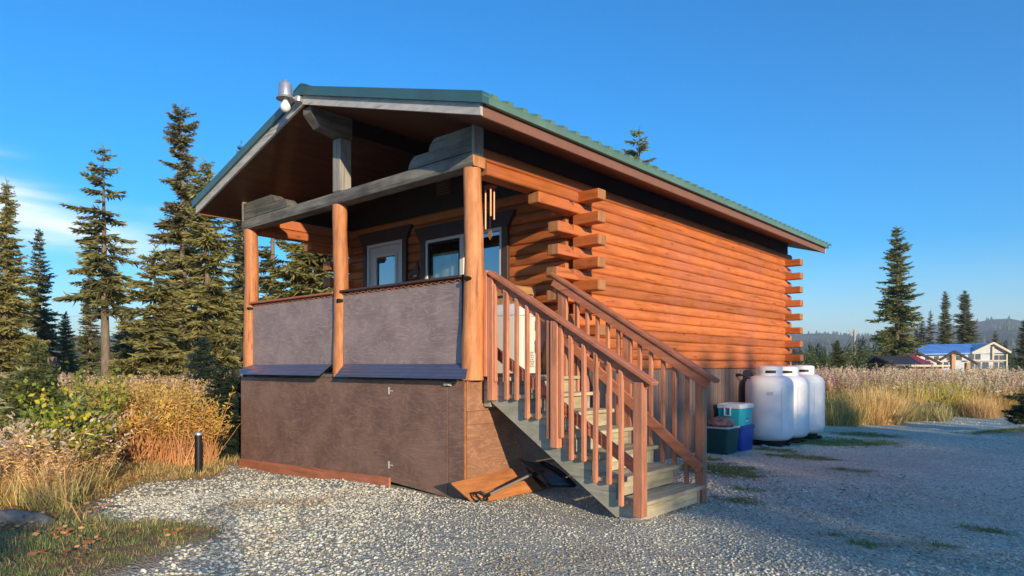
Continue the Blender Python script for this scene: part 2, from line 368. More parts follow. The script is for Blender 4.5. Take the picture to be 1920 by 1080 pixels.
# ------------------------------------------------------------------ terrain
GRAVEL = np.array([(-4.95, -.25), (-4.1, -.97), (-4.27, -1.79), (-3.6, -2.35), (-2.1, -2.95), (-1.3, -2.6), (-.55, -2.42), (-.25, -2.6), (-.02, -3.05), (.35, -4.2), (1, -9), (12, -25),
                   (60, -20), (60, 45), (20, 36), (6.2, 21.5), (3.4, 18.3), (1, 15.9), (-.9, 14.5), (-5, 13.6), (-7, 9.3), (-4.95, 9.2)])
def poly_sd(x, y, P):
    """signed distance, negative inside"""
    d = np.full(x.shape, 1e9); ins = np.zeros(x.shape, bool); n = len(P)
    for i in range(n):
        ax, ay = P[i]; bx, by = P[(i + 1) % n]; ex, ey = bx - ax, by - ay
        t = np.clip(((x - ax) * ex + (y - ay) * ey) / (ex * ex + ey * ey), 0, 1)
        d = np.minimum(d, np.hypot(x - ax - t * ex, y - ay - t * ey))
        c = (ay > y) != (by > y); c &= x < (bx - ax) * (y - ay) / (by - ay + 1e-12) + ax; ins ^= c
    return np.where(ins, -d, d)
def wob(x, y, s, ph=0):
    return (np.sin(x * s + ph + 1.7 * np.sin(y * s * .7 + ph)) + np.sin(y * s * 1.3 + 2 * ph + 1.3 * np.sin(x * s * 1.1))) * .5
GR = [(1.0, 3.5, .75, .6), (1.5, 3.2, .4, .3), (1.0, 7.6, .95, .7), (1.6, 8.3, .85, .6), (1.5, 5.5, .6, .35), (.35, 4.3, .5, .3), (2.1, 1.75, .35, .2), (3.55, .72, .2, .09), (3.25, .86, .14, .06), (3.94, 1.13, .28, .08),
      (4.15, 1.9, .24, .12), (3.5, 11.6, 1.0, .5), (1.9, 2.4, .25, .15), (.9, 6.0, .5, .25), (2.4, 4.6, .3, .12), (2.75, .35, .12, .05), (1.3, 9.7, .8, .5)]
def grass_patch(x, y):
    g = np.zeros(x.shape)
    for cx, cy, a, b in GR:
        g = np.maximum(g, 1 - np.hypot((x - cx) / a, (y - cy) / b * 1.0) + .25 * wob(x, y, 14, cx))
    return np.clip(g * 2, 0, 1)
def sstep(a, b, v):
    t = np.clip((v - a) / (b - a), 0, 1); return t * t * (3 - 2 * t)
def vegm(x, y):
    sd = poly_sd(x, y, GRAVEL) + .12 * wob(x, y, 5) + .06 * wob(x, y, 17, 2)
    return sstep(-.06, .12, sd)
def hgt(x, y):
    x = np.asarray(x, float); y = np.asarray(y, float)
    h = -.15 * sstep(.6, 4.8, -x) * sstep(8, 3, np.abs(y + 1))
    h = h + .012 * wob(x, y, 2.3) + .010 * wob(x, y, 6.1, 1)
    h = h + .05 * sstep(.9, 0, np.hypot((x - .9) / 2.0, (y + .55) / .9)) * sstep(-.05, -.4, y - .05)
    h = h + .045 * sstep(.8, 0, np.hypot(x - 2.0, y - .2))
    h = h + .14 * sstep(1, .2, np.hypot((x - 3.9) / 1.1, (y - 11.6) / .7))
    v = vegm(x, y); h = h + v * (.04 + .05 * wob(x, y, 1.1, 3)) * sstep(200, 60, np.hypot(x, y))
    r = np.hypot(x - 4, y + 4); h = h - .6 * sstep(25, 90, r)
    return h
def build_ground():
    n = 380; t = np.linspace(-1, 1, n); k = 7.4; g = np.sinh(t * k) / np.sinh(k) * 3500
    X, Y = np.meshgrid(g + 0.6, g + 1.0, indexing='ij'); Z = hgt(X, Y)
    V = np.stack([X, Y, Z], 2).reshape(-1, 3)
    i = np.arange(n - 1); a = (i[:, None] * n + i[None]).ravel(); F = np.stack([a, a + n, a + n + 1, a + 1], 1)
    m, nt, b = mat_base('ground_soil', .95, .2)
    at = nt.nodes.new('ShaderNodeAttribute'); at.attribute_name = 'veg'; ag = nt.nodes.new('ShaderNodeAttribute'); ag.attribute_name = 'moss'
    vo = nt.nodes.new('ShaderNodeTexVoronoi'); vo.inputs['Scale'].default_value = 48; nt.links.new(mapping(nt, (1, 1, 1)), vo.inputs['Vector'])
    v2 = nt.nodes.new('ShaderNodeTexVoronoi'); v2.inputs['Scale'].default_value = 21; nt.links.new(mapping(nt, (1, 1, 1)), v2.inputs['Vector'])
    sx = nt.nodes.new('ShaderNodeSeparateColor'); nt.links.new(vo.outputs['Color'], sx.inputs[0])
    gc = ramp(nt, sx.outputs[0], [(0, (.34, .34, .26)), (.5, (.68, .67, .50)), (.85, (.78, .77, .58)), (1, (.86, .84, .66))])
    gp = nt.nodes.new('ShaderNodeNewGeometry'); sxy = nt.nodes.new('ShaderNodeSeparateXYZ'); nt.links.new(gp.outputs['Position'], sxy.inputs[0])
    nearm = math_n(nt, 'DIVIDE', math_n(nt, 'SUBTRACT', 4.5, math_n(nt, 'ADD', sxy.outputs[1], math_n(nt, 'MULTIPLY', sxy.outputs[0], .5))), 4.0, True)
    gc = mix(nt, math_n(nt, 'MULTIPLY', nearm, .45), gc, (.20, .18, .14))  # near soil darkened, partly for shade between stones; shaded driveway coloured lighter
    big = noise_n(nt, mapping(nt, (1, 1, 1)), .55, 5, .6)
    gc = mix(nt, math_n(nt, 'MULTIPLY', ramp(nt, big, [(.4, (0, 0, 0)), (.7, (1, 1, 1))]), .35), gc, (.30, .27, .22))
    n1 = noise_n(nt, mapping(nt, (1, 1, 1)), 9, 6, .7)
    vc = ramp(nt, n1, [(.3, (.09, .06, .035)), (.5, (.24, .15, .075)), (.7, (.38, .26, .12))])
    far = noise_n(nt, mapping(nt, (1, 1, 1)), .04, 5, .6); fc = ramp(nt, far, [(.35, (.045, .065, .025)), (.6, (.16, .13, .05))])
    mc = ramp(nt, n1, [(.35, (.12, .15, .06)), (.65, (.22, .26, .09))])
    c = mix(nt, ag.outputs['Fac'], gc, mc); c = mix(nt, at.outputs['Fac'], c, vc)
    ge = nt.nodes.new('ShaderNodeNewGeometry'); ln = nt.nodes.new('ShaderNodeVectorMath'); ln.operation = 'LENGTH'; nt.links.new(ge.outputs['Position'], ln.inputs[0])
    c = mix(nt, math_n(nt, 'MULTIPLY', math_n(nt, 'SUBTRACT', math_n(nt, 'DIVIDE', ln.outputs['Value'], 60), .6, True), at.outputs['Fac'], True), c, fc)
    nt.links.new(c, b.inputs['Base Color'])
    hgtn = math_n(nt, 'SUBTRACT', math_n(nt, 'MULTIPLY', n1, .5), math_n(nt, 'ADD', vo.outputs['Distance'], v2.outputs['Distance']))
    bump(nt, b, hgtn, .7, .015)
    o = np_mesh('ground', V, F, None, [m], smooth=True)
    me = o.data
    at1 = me.attributes.new('veg', 'FLOAT', 'POINT'); at1.data.foreach_set('value', vegm(X, Y).ravel().astype(np.float32))
    at2 = me.attributes.new('moss', 'FLOAT', 'POINT'); at2.data.foreach_set('value', (grass_patch(X, Y) * .85).ravel().astype(np.float32))
    tag(o, kind='structure')
build_ground()
def hz(x, y): return float(hgt(np.array([x]), np.array([y]))[0])
def ground_at(u, d, dz=0):
    p = spot(u, d); return Vector((p.x, p.y, hz(p.x, p.y) + dz))

# ------------------------------------------------------------------ the cabin
CH = .136; Z0 = 1.326; PW = 4.72; YC = 1.79; YB = 8.84
cabin = thing('log_cabin', 'orange stained log cabin with a green metal roof, open front porch and brown skirting', 'cabin', (-2.36, 4.4, 0))
def log(mb, axis, c, sgn, a0, a1, idx, cap=1, mat=0):
    """one course of D-shaped log; c = centre line, sgn = outward side"""
    z = Z0 + idx * CH; nj = 9; nseg = max(1, int(abs(a1 - a0) / .45)); t = random.random(); rings = []
    ph = random.random() * 9
    for i in range(nseg + 1):
        a = a0 + (a1 - a0) * i / nseg; wv = .0035 * math.sin(a * 2.1 + ph) + random.uniform(-.0015, .0015); ring = []
        for j in range(nj):
            s = j / (nj - 1); ring.append((.078 + .022 * math.sin(math.pi * s) ** .45 + wv, z + CH * (.01 + .98 * s) + .002 * math.sin(a * 3 + ph)))
        ring += [(-.1, z + CH), (-.1, z)]
        rings.append([(c + sgn * n, a, q) if axis == 'y' else (a, c + sgn * n, q) for n, q in ring])
    n = len(rings[0]); vs = [v for r in rings for v in r]
    fs = [(i * n + k, i * n + (k + 1) % n, (i + 1) * n + (k + 1) % n, (i + 1) * n + k) for i in range(nseg) for k in range(n)]
    mb.add(vs, fs, mat, t); mb.add(rings[0] + rings[-1], [tuple(range(n)), tuple(range(2 * n - 1, n - 1, -1))], cap, t)
def rect_log(mb, axis, c, hw, a0, a1, idx, mat=0, cap=1, up=0):
    """squared overhanging end with rounded corners"""
    z = Z0 + idx * CH; h = CH; r = .028
    pts = [(c - hw + r, z + .004), (c + hw - r, z + .004), (c + hw - .006, z + r), (c + hw, z + h * .5), (c + hw - .006, z + h - r), (c + hw - r, z + h - .004), (c - hw + r, z + h - .004), (c - hw + .006, z + h - r), (c - hw, z + h * .5), (c - hw + .006, z + r)]
    mb.extrude(pts, axis, a0, a1, mat, None, cap)
def box_end(axis, i, a0, a1, notch):
    """overhanging squared end; a1 is the sawn face; side logs are notched down beside the crossing"""
    z0, z1 = Z0 + i * CH + .004, Z0 + (i + 1) * CH - .004; k = MB(); j = random.uniform(-.004, .004)
    if axis == 'x':
        c = notch; k.add([(a, y, z) for a in (a0, a1 + j) for y, z in ((c - .083, z0), (c + .083, z0), (c + .083, z1), (c - .083, z1))], [(0, 1, 5, 4), (1, 2, 6, 5), (2, 3, 7, 6), (3, 0, 4, 7)], 0, .5 + j * 60)
        k.add([(a1 + j, y, z) for y, z in ((c - .083, z0), (c + .083, z0), (c + .083, z1), (c - .083, z1))], [(0, 1, 2, 3)], 1, .5); mm = [M['log_x'], M['log_end']]
    else:
        ys = [(a1 + j, z0), (a1 + j, z1), (a0 - .20, z1), (a0 - .03, z0 + .045), (a0, z0 + .04), (a0, z0)]
        pts = [(x, y, z) for x in (-.07, .102) for y, z in ys]
        k.add(pts, [(0, 1, 2, 3, 4, 5), (11, 10, 9, 8, 7, 6)] + [(q, (q + 1) % 6, 6 + (q + 1) % 6, 6 + q) for q in range(1, 6)], 0, .5 + j * 60)
        k.add([pts[0], pts[1], pts[7], pts[6]], [(0, 1, 2, 3)], 1, .5); mm = [M['log_y'], M['log_end']]
    bm_merge = k.build('log_end', mm, cabin)
    bm = bmesh.new(); bm.from_mesh(bm_merge.data); bmesh.ops.remove_doubles(bm, verts=bm.verts, dist=.0005); bmesh.ops.recalc_face_normals(bm, faces=bm.faces); bm.to_mesh(bm_merge.data); bm.free()
    b = bm_merge.modifiers.new('bevel', 'BEVEL'); b.width = .016; b.segments = 2; b.limit_method = 'ANGLE'; b.angle_limit = R(50)
# right side wall
w = MB()
for i in range(0, 16):
    if i % 2 == 0: log(w, 'y', 0, 1, 1.62 if True else 0, YB + .10, i)
    else: log(w, 'y', 0, 1, YC + .085, YB - .085, i)
log(w, 'y', 0, 1, -.02, YB + .3, 16); log(w, 'y', 0, 1, .10, YC - .085, 15)
w.build('side_wall', [M['log_y'], M['log_end']], cabin, smooth=50)
for i in range(0, 16):
    e = MB()
    if i % 2 == 1:
        box_end('x', i, .02, .395, YC); box_end('x', i, .02, .395, YB)
    else:
        a1 = .95 if i == 14 else 1.30 + random.uniform(-.02, .02)
        box_end('y', i, 1.72, a1, 0)
        e = MB(); rect_log(e, 'y', .02, .075, YB + .08, YB + .30, i); e.build('log_end', [M['log_y'], M['log_end']], cabin, smooth=50)
# left wall
w = MB()
for i in range(0, 16):
    log(w, 'y', -PW, -1, (1.30 if i < 14 else .95) if i % 2 == 0 else YC, YB + .3, i)
log(w, 'y', -PW, -1, -.02, YB + .3, 16)
for i in (15, 16): log(w, 'y', -PW, 1, .10 if i == 15 else -.02, YC - .085, i)
w.build('side_wall', [M['log_y'], M['log_end']], cabin, smooth=50)
# front wall with door and window openings, back wall
DOOR = (-4.10, -3.20, 1.27, 3.33); WIN = (-2.66, -1.12, 2.05, 3.235)
w = MB()
for i in range(-1, 17):
    z = Z0 + (i + .5) * CH; cuts = [(-PW + .09, 0 - .085 if i % 2 else -.085)]
    for x0, x1, z0_, z1_ in (DOOR, WIN):
        if z0_ < z < z1_:
            nc = []
            for a, b_ in cuts:
                if x0 > a and x1 < b_: nc += [(a, x0), (x1, b_)]
                else: nc.append((a, b_))
            cuts = nc
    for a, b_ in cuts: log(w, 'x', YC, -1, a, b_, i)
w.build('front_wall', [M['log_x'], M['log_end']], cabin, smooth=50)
w = MB()
for i in range(0, 17): log(w, 'x', YB, 1, -PW - (.4 if i % 2 else -.09), -.09, i)
w.build('back_wall', [M['log_x'], M['log_end']], cabin, smooth=50)
# roof geometry
XE = .638; YF = -.55; YR = 9.51; ZE = 3.669; SL = (4.544 - 3.669) / (2.36 + XE); XM = -2.36
def rz_(x, d=0): return ZE + SL * (2.36 + XE - abs(x - XM)) + d
# gable walls (dark brown sheet) over front wall and back wall
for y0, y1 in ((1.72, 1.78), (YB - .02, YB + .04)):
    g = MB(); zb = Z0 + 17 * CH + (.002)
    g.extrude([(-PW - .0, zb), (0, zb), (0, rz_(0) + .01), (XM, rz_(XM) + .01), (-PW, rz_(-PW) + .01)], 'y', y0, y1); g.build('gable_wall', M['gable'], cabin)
# frieze over both side walls, eave shadow put into the near-black colour
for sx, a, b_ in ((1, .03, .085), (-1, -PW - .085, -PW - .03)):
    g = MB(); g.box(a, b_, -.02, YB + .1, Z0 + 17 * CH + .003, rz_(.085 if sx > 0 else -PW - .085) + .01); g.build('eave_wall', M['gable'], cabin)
# roof deck: two soffit slabs
for sx in (1, -1):
    x1 = XM + sx * (2.36 + XE - .03); th = .15
    r = MB(); y0, y1 = YF + .03, YR - .03
    vs = [(XM, y0, rz_(XM)), (x1, y0, rz_(x1)), (x1, y0, rz_(x1) + th), (XM, y0, rz_(XM) + th), (XM, y1, rz_(XM)), (x1, y1, rz_(x1)), (x1, y1, rz_(x1) + th), (XM, y1, rz_(XM) + th)]
    r.add(vs, [(0, 1, 2, 3), (4, 7, 6, 5), (0, 4, 5, 1), (3, 2, 6, 7), (1, 5, 6, 2)]); rf = r.build('soffit', M['soffit'], cabin)
    # gable rake boards
    for ya, yb in ((YF, YF + .03), (YR - .03, YR)):
        k = MB(); e = XM + sx * (2.36 + XE)
        k.extrude([(XM, rz_(XM) - .002), (e, rz_(e) - .002), (e, rz_(e) + .13), (XM, rz_(XM) + .13)], 'y', ya, yb); k.build('rake_board', M['rake'], cabin, bevel=.003)
    # eave fascia
    k = MB(); e = XM + sx * (2.36 + XE); k.box(min(e, e - sx * .028), max(e, e - sx * .028), YF + .032, YR - .032, rz_(e) - .008, rz_(e) + .125); k.build('fascia_board', M['fascia'], cabin, bevel=.003)
    # ribbed metal sheet
    ys = []; y = YF - .02; zt = .185
    while y < YR + .03: ys += [(y, 0), (y + .115, 0), (y + .140, .038), (y + .19, .038), (y + .215, 0)]; y += .215
    e = XM + sx * (2.36 + XE + .055); k = MB(); vs = []; fs = []
    for yy, dz in ys:
        vs += [(XM, yy, rz_(XM) + zt + dz), (e, yy, rz_(e) + zt + dz), (e + sx * .002, yy, rz_(e) + zt - .012)]
    for i in range(len(ys) - 1):
        a = i * 3; fs += [(a, a + 1, a + 4, a + 3), (a + 1, a + 2, a + 5, a + 4)]
    k.add(vs, fs, 0, .5); ro = k.build('roof', M['roof'], cabin)
    # eave drip trim
    k = MB(); k.box(min(e, e - sx * .04), max(e, e - sx * .04), YF + .053, YR - .053, rz_(e) + .112, rz_(e) + .175); k.build('drip_edge', M['roof'], cabin)
    # gable metal trim
    for ya, yb in ((YF - .035, YF + .05), (YR - .05, YR + .035)):
        k = MB(); k.extrude([(XM, rz_(XM) + .106), (e, rz_(e) + .106), (e, rz_(e) + .212), (XM, rz_(XM) + .214)], 'y', ya, yb); k.build('gable_trim', M['roofg'], cabin, bevel=.004)
k = MB(); k.extrude([(XM - .16, rz_(XM - .16) + .216), (XM, rz_(XM) + .217), (XM + .16, rz_(XM + .16) + .216), (XM + .16, rz_(XM + .16) + .230), (XM + .03, rz_(XM + .03) + .245), (XM - .03, rz_(XM + .03) + .245), (XM - .16, rz_(XM - .16) + .230)], 'y', YF - .04, YR + .04)
k.build('ridge_cap', M['roofg'], cabin)
# ridge log with its cut nose, king post, porch beam, stepped corbels
k = MB(); zt = rz_(XM) + .0
k.add([(XM + s * .09, y, z) for s in (-1, 1) for y, z in ((-.50, zt - .02), (-.50, zt - .10), (-.36, zt - .24), (.0, zt - .30), (.10, zt - .30), (.10, zt - .02))],
      [(0, 1, 2, 3, 4, 5), (11, 10, 9, 8, 7, 6)] + [(i, (i + 1) % 6, 6 + (i + 1) % 6, 6 + i) for i in range(6)])
k.build('ridge_log', M['grey_y'], cabin, bevel=.008)
k = MB(); k.box(XM - .06, XM + .06, .103, YB, zt - .22, zt - .02); k.build('ridge_beam', M['gable'], cabin)  # rest of the ridge log; shade under the roof put into its colour
k = MB(); k.box(-2.435, -2.265, -.09, .08, 3.572, zt - .305); k.build('king_post', M['grey_z'], cabin, bevel=.01)
k = MB()
k.extrude([(-.09, 3.418), (.08, 3.418), (.08, 3.568), (-.085, 3.568), (-.105, 3.53), (-.105, 3.455)], 'x', -PW - .09, .095, 0, None, 1); k.build('porch_beam', [M['grey_x'], M['log_end']], cabin, bevel=.006)
def corbel(x0, x1, z, h, side):
    r = h * .5; k = MB(); xi = x0 if side > 0 else x1; s = 1 if side > 0 else -1
    xo = x1 if side > 0 else x0
    pts = [(xo, z), (xi, z)] + [(xi + s * (.10 * (1 - math.cos(a * .5)) ** 1.4), z + h * a / math.pi) for a in (R(40), R(80), R(120), R(150), R(180))] + [(xo, z + h)]
    k.extrude(pts, 'y', -.095 + random.uniform(0, .01), .07); k.build('corbel_log', M['grey_x'], cabin, bevel=.014)
corbel(-.93, .07, 3.571, .128, 1); corbel(-.60, .07, 3.703, .125, 1)
corbel(-PW - .06, -3.52, 3.570, .125, -1); corbel(-PW - .06, -3.86, 3.697, .11, -1)
for x0, x1 in ((.071, .11), (-PW - .10, -PW - .062)):
    k = MB(); k.box(x0, x1, -.10, .04, 3.53, 3.85); k.build('corner_board', M['grey_z'], cabin, bevel=.004)
# round peeled posts
def post(x, r0, r1, z0, z1, name='porch_post'):
    k = MB(); n = 14; pts = []; rr = []; ph = random.random() * 6
    for i in range(n + 1):
        s = i / n; z = z0 + (z1 - z0) * s
        pts.append((x + .008 * math.sin(s * 7 + ph), -.005 + .008 * math.cos(s * 5 + ph), z)); rr.append(r0 + (r1 - r0) * s + .0025 * math.sin(s * 23 + ph) + random.uniform(-.002, .002))
    k.tube(pts, rr, 18, 0, None, True, 1); return k.build(name, [M['log_z'], M['log_end']], cabin, smooth=60)
pr = post(.0, .118, .092, 1.225, 3.417); post(-PW, .105, .100, 1.24, 3.417); post(XM - .02, .098, .092, 1.235, 3.417)
def hole(x, z, rx, rz2):
    k = MB(); n = 12; y = -.128
    k.add([(x + rx * math.cos(2 * math.pi * i / n), y - .0 , z + rz2 * math.sin(2 * math.pi * i / n)) for i in range(n)] + [(x + rx * math.cos(2 * math.pi * i / n), y + .05, z + rz2 * math.sin(2 * math.pi * i / n)) for i in range(n)],
          [tuple(range(n))] + [(i, (i + 1) % n, n + (i + 1) % n, n + i) for i in range(n)]); k.build('rail_stub', M['dark'], cabin)
hole(.02, 2.27, .042, .024)
k = MB(); k.box(-2.31, -2.275, -.11, -.04, 2.175, 2.215); k.build('rail_stub', M['dark'], cabin)
k = MB(); k.box(-4.66, -4.60, -.10, -.03, 2.215, 2.245); k.build('rail_stub', M['dark'], cabin)
# deck, rail panels, caps
k = MB()
for i in range(13): k.box(-PW - .05, .06, -.08 + i * .139, -.08 + i * .139 + .134, 1.232, 1.27)
k.build('deck_floor', M['grey_x'], cabin)
k = MB(); k.box(.03, .112, .128, 1.24, .95, 1.228); k.build('stair_ledger', M['stringer'], cabin)
k = MB(); k.box(-PW - .04, -.01, -.075, 1.70, 1.10, 1.229); k.build('deck_rim', M['grey_x'], cabin)
def rail_panel(x0, x1, capm, dz):
    k = MB(); k.box(x0, x1, -.035, -.022, 1.385, 2.262); k.build('rail_panel', M['plyr'], cabin)
    k = MB(); k.box(x0 - .02, x1 + .01, -.085, .06, 2.292 + dz, 2.318 + dz); k.build('rail_cap', capm, cabin, bevel=.004)
    k = MB(); vs = []; fs = []; n = int((x1 - x0) / .02)
    for i in range(n + 1):
        x = x0 + (x1 - x0) * i / n; q = .011 * math.sin(i * math.pi / 3.2)
        vs += [(x, -.05, 2.268 + q), (x, .03, 2.268 + q), (x, -.05, 2.278 + q), (x, .03, 2.278 + q)]
    for i in range(n):
        a = i * 4; fs += [(a, a + 1, a + 5, a + 4), (a + 2, a + 3, a + 7, a + 6), (a, a + 2, a + 6, a + 4)]
    k.add(vs, fs, 0, .3); k.build('corrugated_strip', M['board'], cabin)
    k = MB(); k.box(x0, x1, .0, .04, 2.20, 2.262, 0); k.build('rail_batten', M['trim'], cabin)
rail_panel(-4.60, -2.47, M['board'], 0); rail_panel(-2.27, -.13, M['trim'], .006)
k = MB(); k.box(-.128, -.105, -.045, .02, 1.38, 2.33); k.build('post_shadow_strip', M['dark'], cabin)  # black strip standing for the post's shadow at the panel edge
k = MB(); k.box(-PW - .02, -PW, .1, 1.68, 1.28, 2.2); k.build('rail_panel', M['plyr'], cabin)
# flared sheet metal strips under the rail panels
def flare(x0, x1, y1, z1, x0b, x1b, ribs, dz=0):
    k = MB(); n = ribs; vs = []; fs = []
    for i in range(n + 1):
        s = i / n
        for off in (0, .006):
            q = (.006 if (i % 2) else 0) + off
            vs += [(x0 + (x0b - x0) * s, -.035 + (y1 + .035) * s, 1.392 + dz + (z1 - 1.392 - dz) * s + q), (x1 + (x1b - x1) * s, -.035 + (y1 + .035) * s, 1.392 + (z1 - 1.392) * s + q)]
    for i in range(n):
        a = i * 4; fs += [(a, a + 1, a + 5, a + 4), (a + 2, a + 6, a + 7, a + 3), (a, a + 4, a + 6, a + 2), (a + 1, a + 3, a + 7, a + 5)]
    fs += [(0, 2, 3, 1), (n * 4, n * 4 + 1, n * 4 + 3, n * 4 + 2)]
    k.add(vs, fs, 0, .5); return k.build('flared_metal_strip', M['shelf'], cabin)
flare(-4.86, -2.52, -.30, 1.252, -4.50, -2.40, 6, -.01); flare(-2.25, -.04, -.26, 1.243, -2.12, .15, 8)
# front skirt
def gl(x): return hz(x, -.2)
def skirt(x0, x1, zb0, zb1, z1=1.215, y=-.12, name='skirt_panel', m='ply'):
    k = MB(); k.extrude([(x0, zb0), (x1, zb1), (x1, z1 + .006), (x0, z1)], 'x' if False else 'y', y, y + .014); return k.build(name, M[m], cabin)
skirt(-4.80, -2.43, -.03, .03, 1.205); skirt(-2.427, -1.245, .03, .07, 1.21)
dr = skirt(-1.240, -.265, .05, -.005, 1.212, -.122, 'skirt_door'); skirt(-.252, -.02, -.005, -.01, 1.214)
k = MB(); k.box(-.264, -.254, -.112, -.100, .0, 1.2); k.build('bare_wood_edge', M['plank'], cabin)
k = MB(); k.box(-.018, -.006, -.118, -.1055, .0, 1.21); k.build('bare_wood_edge', M['plank'], cabin)
def hinge(x, z, w=.075, par=dr):
    k = MB(); k.box(x - .014, x + .010, -.132, -.122, z - .042, z + .042); k.box(x + .010, x + w, -.129, -.1225, z - .008, z + .006); o = k.build('hinge', M['zinc'], par, bevel=.003); return o
hinge(-1.243, 1.09); hinge(-1.243, .24)
k = MB(); k.box(-.30, -.19, -.150, -.124, 1.165, 1.20); k.box(-.245, -.205, -.157, -.150, 1.168, 1.197); k.build('hasp', M['zinc'], dr, bevel=.004)
k = MB(); k.add([(-4.82, -.15, -.015), (-1.21, -.15, .10), (-1.21, -.15, -.045), (-4.82, -.15, -.16), (-4.82, -.123, -.015), (-1.21, -.123, .10), (-1.21, -.123, -.045), (-4.82, -.123, -.16)],
      [(0, 3, 2, 1), (4, 5, 6, 7), (0, 1, 5, 4), (3, 7, 6, 2), (0, 4, 7, 3), (1, 2, 6, 5)]); k.build('skirt_base_board', M['board'], cabin, bevel=.004)
# side skirt: lapped brown sheets under the porch, grooved siding under the wall
k = MB(); k.box(-.005, .010, -.105, 1.72, -.03, .62); k.build('side_skirt_panel', M['plys'], cabin)
k = MB(); k.box(-.005, .016, -.105, 1.72, .621, .765); k.build('side_skirt_panel', M['plys'], cabin, bevel=.003)
k = MB(); k.box(-.005, .024, -.105, 1.72, .767, .905); k.build('side_skirt_panel', M['plys'], cabin, bevel=.003)
k = MB(); k.box(-.005, .014, -.105, 1.72, .907, 1.228); k.build('side_skirt_panel', M['plys'], cabin, bevel=.003)
k = MB(); y = 1.722
while y < YB: 
    k.box(.062, .070, y, y + .152, .60, 1.322); k.box(.070, .078, y + .006, min(y + .146, YB), .60, 1.322, 0); y += .152
k.build('grooved_siding', M['t111'], cabin)
k = MB(); k.box(.060, .088, 1.724, YB, -.04, .685); k.build('lower_skirt_board', M['t111'], cabin)
k = MB(); k.box(-PW - .07, -PW - .05, -.1, YB, -.15, 1.32); k.box(-PW, .05, YB + .05, YB + .07, -.15, 1.32); k.build('far_skirt', M['ply'], cabin)
# door
dg = MB(); x0, x1, z0_, z1_ = DOOR
for a, b_, c_, d_ in ((x0, x0 + .05, z0_, z1_), (x1 - .05, x1, z0_, z1_), (x0 + .05, x1 - .05, z1_ - .05, z1_)): dg.box(a, b_, 1.655, 1.80, c_, d_)
frame = dg.build('door_frame', M['white'], cabin, bevel=.004)
k = MB(); gx0, gx1, gz0, gz1 = x0 + .22, x1 - .19, 2.1, 3.12
for a, b_, c_, d_ in ((x0 + .052, gx0, z0_, z1_ - .052), (gx1, x1 - .052, z0_, z1_ - .052), (gx0, gx1, gz1, z1_ - .052), (gx0, gx1, z0_, gz0)): k.box(a, b_, 1.685, 1.725, c_, d_)
door = k.build('door', M['door'], cabin)
k = MB()
for a, b_, c_, d_ in ((gx0 - .035, gx0 + .012, gz0 - .035, gz1 + .035), (gx1 - .012, gx1 + .035, gz0 - .035, gz1 + .035), (gx0 + .012, gx1 - .012, gz1 - .012, gz1 + .035), (gx0 + .012, gx1 - .012, gz0 - .035, gz0 + .012)): k.box(a, b_, 1.668, 1.684, c_, d_)
k.build('glass_bead', M['white'], door, bevel=.003)
k = MB(); k.box(gx0, gx1, 1.700, 1.704, gz0, gz1); k.build('door_glass', M['glass'], door)
def curtain(x0, x1, z0_, z1_, y, m, name, par, slant=0):
    k = MB(); n = 36; vs = []; fs = []
    for i in range(n + 1):
        s = i / n; x = x0 + (x1 - x0) * s
        for q, z in enumerate((z0_, z1_)): vs.append((x + (slant * s if q == 0 else 0), y + .018 * math.sin(s * 31 + 2 * math.sin(s * 9)), z))
    for i in range(n): fs.append((2 * i, 2 * i + 1, 2 * i + 3, 2 * i + 2))
    k.add(vs, fs, 0, .5); return k.build(name, m, par, smooth=60)
curtain(gx0 + .0, gx1, gz0, gz1 - .03, 1.735, M['curtain'], 'door_curtain', door)
k = MB(); k.box(gx0 + .03, gx0 + .19, 1.690, 1.698, gz1 - .10, gz1 - .055); k.build('door_sticker', M['tape'], door)
k = MB(); k.tube([(x1 - .10, 1.685, 2.22), (x1 - .10, 1.64, 2.22)], .012, 8); k.tube([(x1 - .10, 1.64, 2.22), (x1 - .10, 1.61, 2.22)], [.028, .024], 12); k.build('door_knob', M['zinc'], door, smooth=40)
# trims: legs and flared head boards
def trim(x0, x1, z0_, z1_, head, lw=.10):
    k = MB(); k.box(x0 - lw, x0 - .002, 1.645, 1.705, z0_, z1_); k.box(x1 + .002, x1 + lw, 1.645, 1.705, z0_, z1_)
    k.extrude([(x0 - lw - .01, z1_ + .002), (x1 + lw + .01, z1_ + .002), (x1 + lw + .05, z1_ + .06), (x1 + lw + .12, z1_ + head - .02), (x1 + lw + .11, z1_ + head), (x0 - lw - .11, z1_ + head), (x0 - lw - .12, z1_ + head - .02), (x0 - lw - .05, z1_ + .06)], 'y', 1.64, 1.705)
    return k
trim(*DOOR, .20).build('door_trim', M['trim'], cabin, bevel=.004); trim(*WIN, .20, .11).build('window_trim', M['trim'], cabin, bevel=.004)
k = MB(); x0, x1, z0_, z1_ = WIN; xm = (x0 + x1) / 2
for a, b_, c_, d_ in ((x0, x0 + .045, z0_, z1_), (x1 - .045, x1, z0_, z1_), (x0 + .045, x1 - .045, z1_ - .045, z1_), (x0 + .045, x1 - .045, z0_, z0_ + .045), (xm - .04, xm + .04, z0_ + .045, z1_ - .045)): k.box(a, b_, 1.655, 1.75, c_, d_)
win = k.build('window', M['white'], cabin, bevel=.004)
k = MB(); k.box(x0 + .045, xm - .04, 1.700, 1.704, z0_ + .045, z1_ - .045); k.build('window_pane', M['glass2'], win)
k = MB(); k.box(xm + .04, x1 - .045, 1.690, 1.694, z0_ + .045, z1_ - .045); k.build('window_pane', M['glass'], win)
k = MB()
